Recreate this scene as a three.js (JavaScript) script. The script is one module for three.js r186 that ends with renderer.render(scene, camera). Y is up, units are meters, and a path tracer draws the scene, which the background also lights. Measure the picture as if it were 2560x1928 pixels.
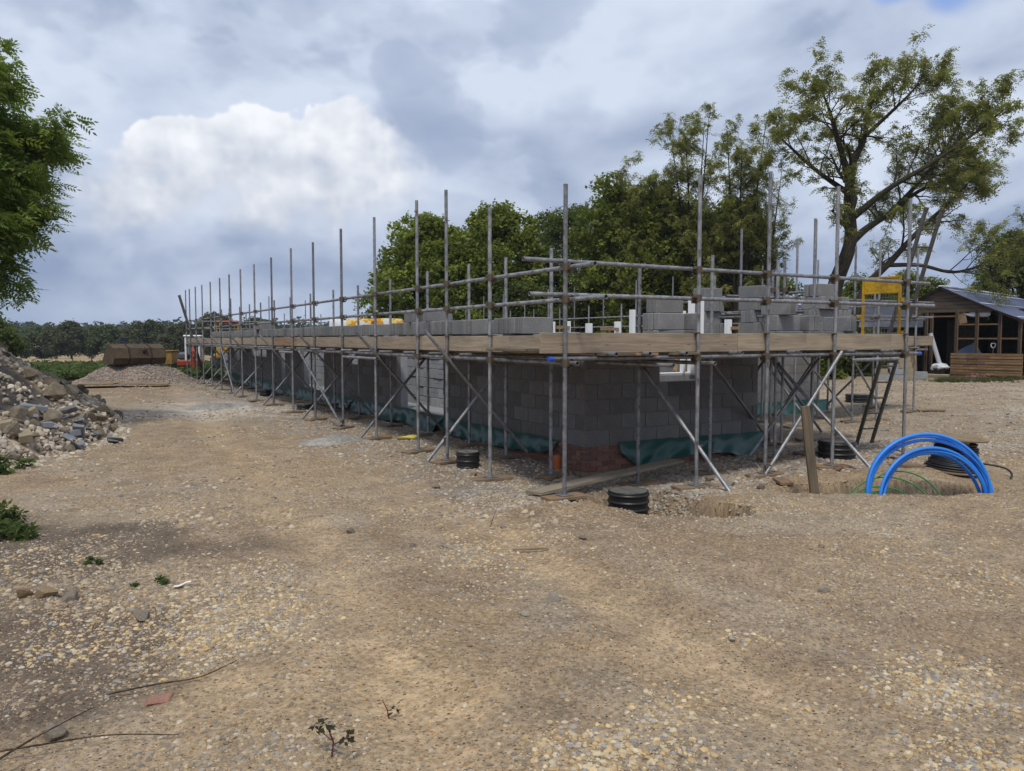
import * as THREE from 'three';
import { mergeGeometries } from 'three/addons/utils/BufferGeometryUtils.js';

// ---------------------------------------------------------------- camera
const scene = new THREE.Scene();
const camera = new THREE.PerspectiveCamera(52.49, 1024 / 771, 0.05, 9000);
camera.position.set(0, 1.7, 0);
camera.rotation.x = -Math.atan(116 / 1955);
scene.add(camera);
const renderer = new THREE.WebGLRenderer({ antialias: true });
renderer.toneMapping = THREE.LinearToneMapping;
renderer.toneMappingExposure = 1.06;
renderer.shadowMap.enabled = true;

// ---------------------------------------------------------------- seeded randomness and noise
function rngOf(seed) {
  let a = seed >>> 0;
  return () => { a = (a + 0x6D2B79F5) | 0; let t = Math.imul(a ^ (a >>> 15), 1 | a); t = (t + Math.imul(t ^ (t >>> 7), 61 | t)) ^ t; return ((t ^ (t >>> 14)) >>> 0) / 4294967296; };
}
const PERM = new Uint8Array(512), PVAL = new Float32Array(256);
{ const r = rngOf(7); const p = [...Array(256).keys()]; for (let i = 255; i > 0; i--) { const j = Math.floor(r() * (i + 1)); [p[i], p[j]] = [p[j], p[i]]; } for (let i = 0; i < 512; i++) PERM[i] = p[i & 255]; for (let i = 0; i < 256; i++) PVAL[i] = r(); }
const sm = (t) => t * t * (3 - 2 * t);
function n3(x, y, z) {
  const X = Math.floor(x), Y = Math.floor(y), Z = Math.floor(z), u = sm(x - X), v = sm(y - Y), w = sm(z - Z);
  const a0 = PERM[(X & 255)], a1 = PERM[((X + 1) & 255)], y0 = Y & 255, y1 = (Y + 1) & 255, z0 = Z & 255, z1 = (Z + 1) & 255;
  const g = (a, b, c) => PVAL[PERM[PERM[a + b] + c]];
  const l = (p, q, t) => p + (q - p) * t;
  return l(l(l(g(a0, y0, z0), g(a1, y0, z0), u), l(g(a0, y1, z0), g(a1, y1, z0), u), v), l(l(g(a0, y0, z1), g(a1, y0, z1), u), l(g(a0, y1, z1), g(a1, y1, z1), u), v), w);
}
function n2(x, y) {
  const X = Math.floor(x), Y = Math.floor(y), u = sm(x - X), v = sm(y - Y), a0 = PERM[X & 255], a1 = PERM[(X + 1) & 255], y0 = Y & 255, y1 = (Y + 1) & 255;
  const p = PVAL[PERM[a0 + y0]], q = PVAL[PERM[a1 + y0]], r = PVAL[PERM[a0 + y1]], s = PVAL[PERM[a1 + y1]];
  return p + (q - p) * u + ((r + (s - r) * u) - (p + (q - p) * u)) * v;
}
function pn2(x, y, per) { // periodic
  const m = (k) => ((k % per) + per) % per, X = Math.floor(x), Y = Math.floor(y), u = sm(x - X), v = sm(y - Y), a0 = PERM[m(X) & 255], a1 = PERM[m(X + 1) & 255], y0 = m(Y) & 255, y1 = m(Y + 1) & 255;
  const p = PVAL[PERM[a0 + y0]], q = PVAL[PERM[a1 + y0]], r = PVAL[PERM[a0 + y1]], s = PVAL[PERM[a1 + y1]];
  return p + (q - p) * u + ((r + (s - r) * u) - (p + (q - p) * u)) * v;
}
const fbm2 = (x, y, o) => { let s = 0, a = 0.5, t = 0; for (let i = 0; i < o; i++) { s += a * n2(x, y); t += a; x = x * 2.03 + 17.3; y = y * 2.03 + 5.1; a *= 0.5; } return s / t; };
const fbm3 = (x, y, z, o) => { let s = 0, a = 0.5, t = 0; for (let i = 0; i < o; i++) { s += a * n3(x, y, z); t += a; x = x * 2.03 + 17.3; y = y * 2.03 + 5.1; z = z * 2.03 + 9.7; a *= 0.5; } return s / t; };
const clamp = (v, a = 0, b = 1) => Math.min(b, Math.max(a, v));
const sstep = (a, b, x) => sm(clamp((x - a) / (b - a)));
const mix = (a, b, t) => a + (b - a) * t;
const V = (x, y, z) => new THREE.Vector3(x, y, z);
const D2R = Math.PI / 180;

// ---------------------------------------------------------------- sky: broken grey cloud with one bright cumulus group
function makeSky() {
  const W = 4096, H = 2048, data = new Float32Array(W * H * 4);
  // cumulus heads: azimuth and elevation in degrees, radius; the same kind of cloud stands all round the horizon
  const heads = [[-25.0, 10.2, 2.0], [-23.4, 12.3, 2.2], [-21.6, 13.0, 1.7], [-19.6, 11.6, 2.6], [-17.6, 13.3, 2.0], [-15, 12.8, 2.4], [-13.2, 14.5, 1.8], [-11.4, 15.3, 1.6], [-10, 14.2, 1.4], [-12, 12.0, 2.6], [-16, 10.8, 3.4], [-22, 10.2, 3.2], [-9.4, 11.2, 3.2], [-18, 9.4, 3.4], [-12.5, 9.8, 3.2], [-26.5, 8.8, 2.4]];
  const rr = rngOf(31);
  for (let k = 0; k < 11; k++) { const az = 50 + k * 25 + rr() * 10, el = 9 + rr() * 14; for (let j = 0; j < 9; j++) heads.push([az + (rr() - 0.5) * 15, el + (rr() - 0.3) * 6, 1.6 + rr() * 2]); }
  const dusk = [[-6.6, 16.6, 3.2], [-4.2, 13.6, 3.4], [2, 22.5, 5], [-8, 19.2, 2.0], [70, 18, 6], [130, 30, 9], [-100, 20, 8], [180, 24, 8], [-150, 35, 9]];
  const gaps = [[28.5, 20.6, 2.2], [25.2, 21.4, 1.8], [31.5, 21.6, 2.0], [95, 35, 6], [-75, 40, 6], [160, 15, 5], [-140, 18, 5]];
  const dAz = (a, b) => { let d = a - b; while (d > 180) d -= 360; while (d < -180) d += 360; return d; };
  const field = (list, az, el) => { let f = -9; const c = Math.cos(el * D2R); for (const h of list) { const dx = dAz(az, h[0]); if (Math.abs(dx) > 16) continue; const q = 1 - Math.hypot(dx * c, (el - h[1]) * 1.12) / h[2]; f = f > q + 0.6 ? f : q > f + 0.6 ? q : Math.log(Math.exp(f * 5) + Math.exp(q * 5)) / 5; } return f; };
  for (let j = 0; j < H; j++) {
    const el = ((j + 0.5) / H - 0.5) * 180, y = Math.sin(el * D2R), cr = Math.cos(el * D2R);
    for (let i = 0; i < W; i++) {
      const k = (j * W + i) * 4;
      if (el < -3) { data[k] = 0.34; data[k + 1] = 0.39; data[k + 2] = 0.5; data[k + 3] = 1; continue; }
      const ph = ((i + 0.5) / W - 0.5) * 2 * Math.PI, x = Math.cos(ph) * cr, z = Math.sin(ph) * cr;
      const az = Math.atan2(x, -z) / D2R;
      // broken stratocumulus: puffs drawn from noise in the direction itself, each lighter above and blue-grey below
      const wx = fbm3(x * 3 + 3, y * 5 + 1, z * 3, 4) - 0.5, wy = fbm3(x * 3 + 30, y * 5 + 11, z * 3 + 7, 4) - 0.5;
      const cl = (dy) => fbm3(x * 3.1 + wx * 0.7 + 11, (y + dy) * 6.0 + wy * 0.7, z * 3.1 + wx * 0.4 + 4, 7);
      const a = cl(0), b = cl(0.05), big = fbm3(x * 1.5 + 2, y * 2.6 + 8, z * 1.5 + 5, 3), thin = fbm3(x * 10 + wx * 1.5, y * 15 + wy * 1.5, z * 10 + 3, 6);
      const pf1 = 0.6 * (1 - Math.abs(2 * n3(x * 19 + wx * 3, y * 27 + wy * 3, z * 19) - 1)) + 0.4 * (1 - Math.abs(2 * n3(x * 47, y * 60, z * 47) - 1));
      let t = 0.58 + 0.6 * (big - 0.5) + 0.8 * (a - 0.5) + 1.6 * (a - b) + 0.95 * (thin - 0.5) + 0.34 * (pf1 - 0.5) * sstep(0.42, 0.6, a);
      t += 0.16 * sstep(8, 20, el) - 0.34 * sstep(11, 6.5, el) * sstep(1.5, 4.5, el) * (0.4 + 0.9 * n2(az * 0.05 + 3.3, 7.7));
      t = clamp(t, 0, 1.1);
      { const e1 = fbm3(x * 4.6 + wx * 1.2 + 61, y * 8.5 + wy, z * 4.6 + 14, 7), e2 = fbm3(x * 5.4 + wx + 81, y * 9.5 + wy + 3, z * 5.4 + 34, 7); t -= 0.26 * sstep(0.53, 0.60, e1); t += 0.2 * sstep(0.54, 0.60, e2); t = clamp(t, 0, 1.1); }
      let R = mix(0.265, 0.60, t), G = mix(0.335, 0.675, t), B = mix(0.495, 0.815, t);
      const fd = field(dusk, az, el) + 2.1 * (fbm3(x * 9 + 9, y * 14, z * 9, 6) - 0.5);
      const md = (0.3 * sstep(-0.1, 0.9, fd) + 0.38 * sstep(0.12, 0.34, fd)); R = mix(R, 0.345, md); G = mix(G, 0.42, md); B = mix(B, 0.585, md);
      const fg = field(gaps, az, el) + 1.7 * (fbm3(x * 8 + 1, y * 12 + 4, z * 8, 6) - 0.5);
      const mg = sstep(0.0, 0.7, fg); R = mix(R, 0.225, mg * 0.8); G = mix(G, 0.37, mg * 0.8); B = mix(B, 0.74, mg * 0.8);
      const cum = (dy, dx) => { const X2 = x + dx, Y2 = y + dy; return 0.7 * (fbm3(X2 * 9 + 5, Y2 * 11 + 2, z * 9, 3) - 0.5) + 0.75 * (fbm3(X2 * 24, Y2 * 27, z * 24, 6) - 0.5) + 0.3 * (0.5 - Math.abs(2 * n3(X2 * 17 + 2, Y2 * 19, z * 17) - 1)) + 0.2 * (0.5 - Math.abs(2 * n3(X2 * 40, Y2 * 43 + 9, z * 40) - 1)) + 0.12 * (0.5 - Math.abs(2 * n3(X2 * 90, Y2 * 96 + 9, z * 90) - 1)); };
      const f0 = field(heads, az, el);
      if (f0 > -1.2) {
        const c0 = cum(0, 0), c1 = cum(0.03, 0.016), fc = f0 + c0 + 0.35 * (thin - 0.5);
        const soft = mix(0.8, 0.09, sstep(9.5, 13.5, el + 8 * wx)) + 0.5 * sstep(-14, -8.5, az) * sstep(-2, -8, az), mc = sstep(0.0, soft, fc) * sstep(4.5, 12, el + 12 * c0);
        const lit = clamp(0.54 + 0.06 * (el - 12) + 0.75 * (c0 - c1) + 0.2 * c0 + 0.25 * (thin - 0.5) + 0.16 * sstep(0.45, 0, fc));
        R = mix(R, mix(0.44, 0.90, lit), mc * 0.95); G = mix(G, mix(0.495, 0.92, lit), mc * 0.95); B = mix(B, mix(0.60, 0.965, lit), mc * 0.95);
      }
      const low = sstep(3.5, 0, el); R = mix(R, 0.36, low * 0.55); G = mix(G, 0.435, low * 0.55); B = mix(B, 0.60, low * 0.55);
      data[k] = R; data[k + 1] = G; data[k + 2] = B; data[k + 3] = 1;
    }
  }
  const tex = new THREE.DataTexture(data, W, H, THREE.RGBAFormat, THREE.FloatType);
  tex.mapping = THREE.EquirectangularReflectionMapping; tex.magFilter = THREE.LinearFilter; tex.minFilter = THREE.LinearFilter; tex.wrapS = THREE.RepeatWrapping; tex.needsUpdate = true;
  return tex;
}
const skyTex = makeSky();
scene.background = skyTex; scene.environment = skyTex;

// ---------------------------------------------------------------- sun, veiled by cloud: high, behind the camera
const sun = new THREE.DirectionalLight(new THREE.Color(1.0, 0.95, 0.84), 2.1);
sun.position.set(-7, 62, 22); sun.target.position.set(0, 0, -14);
sun.castShadow = true; sun.shadow.radius = 18; sun.shadow.mapSize.set(4096, 4096);
Object.assign(sun.shadow.camera, { left: -45, right: 45, top: 45, bottom: -45, near: 1, far: 160 });
scene.add(sun, sun.target);

// ---------------------------------------------------------------- naming
const used = new Map();
function numbered(name) { const n = used.get(name) ?? 0; used.set(name, n + 1); return n ? `${name}_${String(n).padStart(3, '0')}` : name; }
function tag(o, label, category, group, kind) { if (label) o.userData.label = label; if (category) o.userData.category = category; if (group) o.userData.group = group; if (kind) o.userData.kind = kind; return o; }
function thing(name, label, category, pos = [0, 0, 0], turn = 0, group) { const o = new THREE.Group(); o.name = numbered(name); scene.add(o); o.position.set(...pos); o.rotation.y = turn; return tag(o, label, category, group); }
function obj(name, geo, mat, parent) { const m = new THREE.Mesh(geo, mat); m.name = parent && parent !== scene ? name : numbered(name); m.castShadow = m.receiveShadow = true; (parent ?? scene).add(m); return m; }
const ORD = ['first', 'second', 'third', 'fourth', 'fifth', 'sixth', 'seventh', 'eighth', 'ninth', 'tenth', 'eleventh', 'twelfth', 'thirteenth', 'fourteenth', 'fifteenth', 'sixteenth', 'seventeenth', 'eighteenth', 'nineteenth', 'twentieth'];

// ---------------------------------------------------------------- geometry helpers
function flat(pos) { // flat-shaded triangles with uv in metres, projected along each face's own normal
  const g = new THREE.BufferGeometry(), n = pos.length / 9, N = new Float32Array(pos.length), U = new Float32Array(n * 6);
  for (let t = 0; t < n; t++) {
    const o = t * 9, ax = pos[o], ay = pos[o + 1], az = pos[o + 2], ux = pos[o + 3] - ax, uy = pos[o + 4] - ay, uz = pos[o + 5] - az, vx = pos[o + 6] - ax, vy = pos[o + 7] - ay, vz = pos[o + 8] - az;
    let nx = uy * vz - uz * vy, ny = uz * vx - ux * vz, nz = ux * vy - uy * vx; const l = Math.hypot(nx, ny, nz) || 1; nx /= l; ny /= l; nz /= l;
    for (let k = 0; k < 3; k++) {
      N[o + k * 3] = nx; N[o + k * 3 + 1] = ny; N[o + k * 3 + 2] = nz;
      const x = pos[o + k * 3], y = pos[o + k * 3 + 1], z = pos[o + k * 3 + 2], A = Math.abs(nx), B = Math.abs(ny), Cc = Math.abs(nz);
      const uv = A >= B && A >= Cc ? [z, y] : B >= Cc ? [x, z] : [x, y];
      U[t * 6 + k * 2] = uv[0]; U[t * 6 + k * 2 + 1] = uv[1];
    }
  }
  g.setAttribute('position', new THREE.BufferAttribute(new Float32Array(pos), 3)); g.setAttribute('normal', new THREE.BufferAttribute(N, 3)); g.setAttribute('uv', new THREE.BufferAttribute(U, 2));
  return g;
}
function cbox(w, h, d, c = 0.004, jit = 0, seed = 1) { // box with chamfered edges, centred
  const H = [w / 2, h / 2, d / 2], r = rngOf(seed), J = {}, out = [];
  const P = (ax, s) => { const key = s.join(); J[key] ??= [(r() - 0.5) * jit, (r() - 0.5) * jit, (r() - 0.5) * jit]; return [0, 1, 2].map((i) => s[i] * (H[i] - (i === ax ? 0 : c)) + J[key][i]); };
  const tri = (a, b, q) => { const nx = (b[1] - a[1]) * (q[2] - a[2]) - (b[2] - a[2]) * (q[1] - a[1]), ny = (b[2] - a[2]) * (q[0] - a[0]) - (b[0] - a[0]) * (q[2] - a[2]), nz = (b[0] - a[0]) * (q[1] - a[1]) - (b[1] - a[1]) * (q[0] - a[0]); const m = nx * (a[0] + b[0] + q[0]) + ny * (a[1] + b[1] + q[1]) + nz * (a[2] + b[2] + q[2]); out.push(...a, ...(m >= 0 ? [...b, ...q] : [...q, ...b])); };
  const quad = (a, b, q, e) => { tri(a, b, q); tri(a, q, e); };
  const S = [-1, 1];
  for (let ax = 0; ax < 3; ax++) for (const s of S) { const [u, v] = [0, 1, 2].filter((i) => i !== ax), mk = (p, q) => { const t = [0, 0, 0]; t[ax] = s; t[u] = p; t[v] = q; return P(ax, t); }; quad(mk(-1, -1), mk(1, -1), mk(1, 1), mk(-1, 1)); }
  for (let e = 0; e < 3; e++) { const [u, v] = [0, 1, 2].filter((i) => i !== e); for (const p of S) for (const q of S) { const mk = (s) => { const t = [0, 0, 0]; t[e] = s; t[u] = p; t[v] = q; return t; }; quad(P(u, mk(-1)), P(v, mk(-1)), P(v, mk(1)), P(u, mk(1))); } }
  for (const a of S) for (const b of S) for (const q of S) tri(P(0, [a, b, q]), P(1, [a, b, q]), P(2, [a, b, q]));
  return flat(out);
}
const at = (g, x, y, z, ry = 0, rx = 0, rz = 0) => { const q = g.clone(); q.applyMatrix4(new THREE.Matrix4().compose(V(x, y, z), new THREE.Quaternion().setFromEuler(new THREE.Euler(rx, ry, rz)), V(1, 1, 1))); return q; };
const join = (list) => mergeGeometries(list.map((g) => { let q = g.index ? g.toNonIndexed() : g; if (!q.getAttribute('uv')) q.setAttribute('uv', new THREE.BufferAttribute(new Float32Array(q.getAttribute('position').count * 2), 2)); for (const k of Object.keys(q.attributes)) if (!['position', 'normal', 'uv'].includes(k)) q.deleteAttribute(k); return q; }));
// hollow scaffold tube standing along y, centred; the open ends show the bore
const tubeCache = new Map();
function tubeGeo(len, R = 0.0242, sides = 12) {
  const key = `${len.toFixed(3)}_${R}_${sides}`; if (tubeCache.has(key)) return tubeCache.get(key);
  const h = len / 2, r = R - 0.0036, dp = Math.min(0.16, h * 0.5), prof = [[r, h - dp], [r, h], [R, h], [R, -h], [r, -h], [r, -h + dp]];
  const pos = [], nor = [], uv = [], idx = [];
  for (let s = 0; s < prof.length - 1; s++) {
    const [r0, y0] = prof[s], [r1, y1] = prof[s + 1], b = pos.length / 3; const ny = s === 1 ? 1 : s === 3 ? -1 : 0, nr = s === 2 ? 1 : s === 0 || s === 4 ? -1 : 0;
    for (let i = 0; i <= sides; i++) { const a = (i / sides) * 2 * Math.PI, c = Math.cos(a), q = Math.sin(a); pos.push(c * r0, y0, q * r0, c * r1, y1, q * r1); nor.push(c * nr, ny, q * nr, c * nr, ny, q * nr); uv.push(i / sides * 0.15, y0, i / sides * 0.15, y1); }
    for (let i = 0; i < sides; i++) { const k = b + i * 2; idx.push(k, k + 2, k + 1, k + 1, k + 2, k + 3); }
  }
  const g = new THREE.BufferGeometry(); g.setAttribute('position', new THREE.Float32BufferAttribute(pos, 3)); g.setAttribute('normal', new THREE.Float32BufferAttribute(nor, 3)); g.setAttribute('uv', new THREE.Float32BufferAttribute(uv, 2)); g.setIndex(idx);
  tubeCache.set(key, g); return g;
}
const UPY = V(0, 1, 0);
function bar(name, a, b, mat, parent, geoOf = tubeGeo) { const d = b.clone().sub(a), m = obj(name, geoOf(d.length()), mat, parent); m.position.copy(a).addScaledVector(d, 0.5); m.quaternion.setFromUnitVectors(UPY, d.normalize()); return m; }
function barGeo(a, b, w, d, c = 0.003) { const v = V(...b).sub(V(...a)), g = cbox(w, v.length(), d, c); g.applyQuaternion(new THREE.Quaternion().setFromUnitVectors(UPY, v.clone().normalize())); g.translate((a[0] + b[0]) / 2, (a[1] + b[1]) / 2, (a[2] + b[2]) / 2); return g; }
// smooth round pipe along a path with changing radius (limbs, hoses, sticks)
class Pipes {
  constructor() { this.p = []; this.n = []; this.u = []; this.i = []; }
  add(path, rad, sides = 6, close = true) {
    const N = path.length; if (N < 2) return; const b0 = this.p.length / 3; let prev = null, run = 0;
    for (let k = 0; k < N; k++) {
      const t = path[Math.min(k + 1, N - 1)].clone().sub(path[Math.max(k - 1, 0)]).normalize();
      let e = prev ? prev.clone().addScaledVector(t, -prev.dot(t)) : Math.abs(t.y) < 0.9 ? V(0, 1, 0).cross(t) : V(1, 0, 0).cross(t); if (e.lengthSq() < 1e-8) e = V(1, 0, 0); e.normalize(); prev = e; const f = t.clone().cross(e); const R = typeof rad === 'number' ? rad : rad[k];
      if (k) run += path[k].distanceTo(path[k - 1]);
      for (let s = 0; s <= sides; s++) { const a = (s / sides) * 2 * Math.PI, c = Math.cos(a), q = Math.sin(a), nx = e.x * c + f.x * q, ny = e.y * c + f.y * q, nz = e.z * c + f.z * q; this.p.push(path[k].x + nx * R, path[k].y + ny * R, path[k].z + nz * R); this.n.push(nx, ny, nz); this.u.push(s / sides * 6.28 * R, run); }
      if (k) for (let s = 0; s < sides; s++) { const q = b0 + (k - 1) * (sides + 1) + s, w = q + sides + 1; this.i.push(q, q + 1, w, q + 1, w + 1, w); }
    }
    if (close) for (const [k, flip] of [[0, 1], [N - 1, 0]]) { const c = this.p.length / 3, t = path[k].clone().sub(path[k ? k - 1 : 1]).normalize(); this.p.push(path[k].x, path[k].y, path[k].z); this.n.push(t.x, t.y, t.z); this.u.push(0, 0); for (let s = 0; s < sides; s++) { const q = b0 + k * (sides + 1) + s; flip ? this.i.push(c, q + 1, q) : this.i.push(c, q, q + 1); } }
  }
  geo() { const g = new THREE.BufferGeometry(); g.setAttribute('position', new THREE.Float32BufferAttribute(this.p, 3)); g.setAttribute('normal', new THREE.Float32BufferAttribute(this.n, 3)); g.setAttribute('uv', new THREE.Float32BufferAttribute(this.u, 2)); g.setIndex(this.i); return g; }
}
function rockGeo(seed, detail = 1, cuts = 7, rough = 0.25) { // angular chunk, radius about 1
  const r = rngOf(seed), g = new THREE.IcosahedronGeometry(1, detail), P = g.getAttribute('position'), planes = [];
  for (let k = 0; k < cuts; k++) { const v = V(r() - 0.5, r() - 0.5, r() - 0.5).normalize(); planes.push([v, 0.55 + r() * 0.3]); }
  const o = r() * 90, out = new Float32Array(P.count * 3);
  for (let i = 0; i < P.count; i++) { const v = V().fromBufferAttribute(P, i); v.multiplyScalar(1 + rough * 2 * (fbm3(v.x * 1.7 + o, v.y * 1.7, v.z * 1.7, 3) - 0.5)); for (const [n, d] of planes) { const q = v.dot(n); if (q > d) v.addScaledVector(n, d - q); } out[i * 3] = v.x; out[i * 3 + 1] = v.y; out[i * 3 + 2] = v.z; }
  return flat(out);
}
function lathe(pts, seg = 32) { return new THREE.LatheGeometry(pts.map(([x, y]) => new THREE.Vector2(x, y)), seg); }
// ---------------------------------------------------------------- textures
function texOf(size, fn, srgb = true) { const d = new Uint8Array(size * size * 4); for (let j = 0; j < size; j++) for (let i = 0; i < size; i++) { const c = fn(i / size, j / size, i, j), k = (j * size + i) * 4; d[k] = clamp(c[0], 0, 255); d[k + 1] = clamp(c[1], 0, 255); d[k + 2] = clamp(c[2], 0, 255); d[k + 3] = 255; } return dataTex(d, size, srgb); }
function dataTex(d, size, srgb) { const t = new THREE.DataTexture(d, size, size, THREE.RGBAFormat); t.wrapS = t.wrapT = THREE.RepeatWrapping; t.magFilter = THREE.LinearFilter; t.minFilter = THREE.LinearFilter; if (srgb) t.colorSpace = THREE.SRGBColorSpace; t.needsUpdate = true; return t; }
const rep = (t, x, y = x) => { const c = t.clone(); c.repeat.set(x, y); c.needsUpdate = true; return c; };
const pf = (u, v, f, o) => { let s = 0, a = 0.5, t = 0; for (let i = 0; i < o; i++) { s += a * pn2(u * f, v * f, f); t += a; f *= 2; a *= 0.55; } return s / t; };
const speck = rngOf(5);
const concreteTex = texOf(512, (u, v) => { const a = pf(u, v, 6, 3), b = pf(u, v, 64, 3), s = speck(); const g = 205 + 26 * (a - 0.5) + 58 * (b - 0.5) + (s > 0.965 ? -62 * speck() : s < 0.03 ? 34 * speck() : 10 * (speck() - 0.5)); return [g, g, g]; });
const concreteBump = texOf(512, (u, v) => { const b = pf(u, v, 90, 3), c = pf(u, v, 30, 2); const g = 40 + 150 * b + 50 * c; return [g, g, g]; }, false);
const woodTex = texOf(512, (u, v) => { // grain runs along u
  const w = pf(u, v, 4, 2), ring = pn2(u * 3 + w * 0.8, v * 26 + w * 5, 512), fine = pn2(u * 10, v * 210, 512), stain = pf(u, v, 5, 4);
  const knot = Math.max(0, 1 - Math.hypot(((u * 3 + 0.37) % 1) - 0.5, (((v * 2 + 0.21) % 1) - 0.5) * 2.2) * 14);
  const g = 188 + 34 * (ring - 0.5) + 40 * (fine - 0.5) + 56 * (stain - 0.5) - 85 * knot; return [g * 1.02, g * 0.98, g * 0.93]; });
const zincTex = texOf(256, (u, v) => { const a = pn2(u * 7, v * 16, 256), b = pf(u, v, 24, 3), c = pf(u, v, 5, 3); const rust = sstep(0.68, 0.8, pf(u + 0.3, v + 0.1, 9, 4)); const g = 190 + 40 * (a - 0.5) + 60 * (b - 0.5) + 50 * (c - 0.5); return [g * mix(1, 0.86, rust), g * mix(1, 0.72, rust), g * mix(1.01, 0.58, rust)]; });
const dirtTex = texOf(512, (u, v) => { const a = pf(u, v, 5, 5), b = pf(u, v, 50, 3); const g = 190 + 70 * (a - 0.5) + 70 * (b - 0.5) + 14 * (speck() - 0.5); return [g, g * 0.985, g * 0.96]; });
const dirtBump = texOf(512, (u, v) => { const g = 255 * (0.6 * pf(u, v, 16, 4) + 0.4 * pf(u, v, 80, 2)); return [g, g, g]; }, false);
const barkTex = texOf(512, (u, v) => { const a = pn2(u * 40 + 3 * pn2(u * 6, v * 9, 512), v * 10, 512), b = pf(u, v, 40, 3), mo = sstep(0.5, 0.7, pf(u, v, 4, 4)); const g = 120 + 120 * (a - 0.4) + 70 * (b - 0.5); return [g * mix(1, 0.95, mo), g * mix(0.95, 1.0, mo), g * mix(0.86, 0.62, mo)]; });

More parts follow.
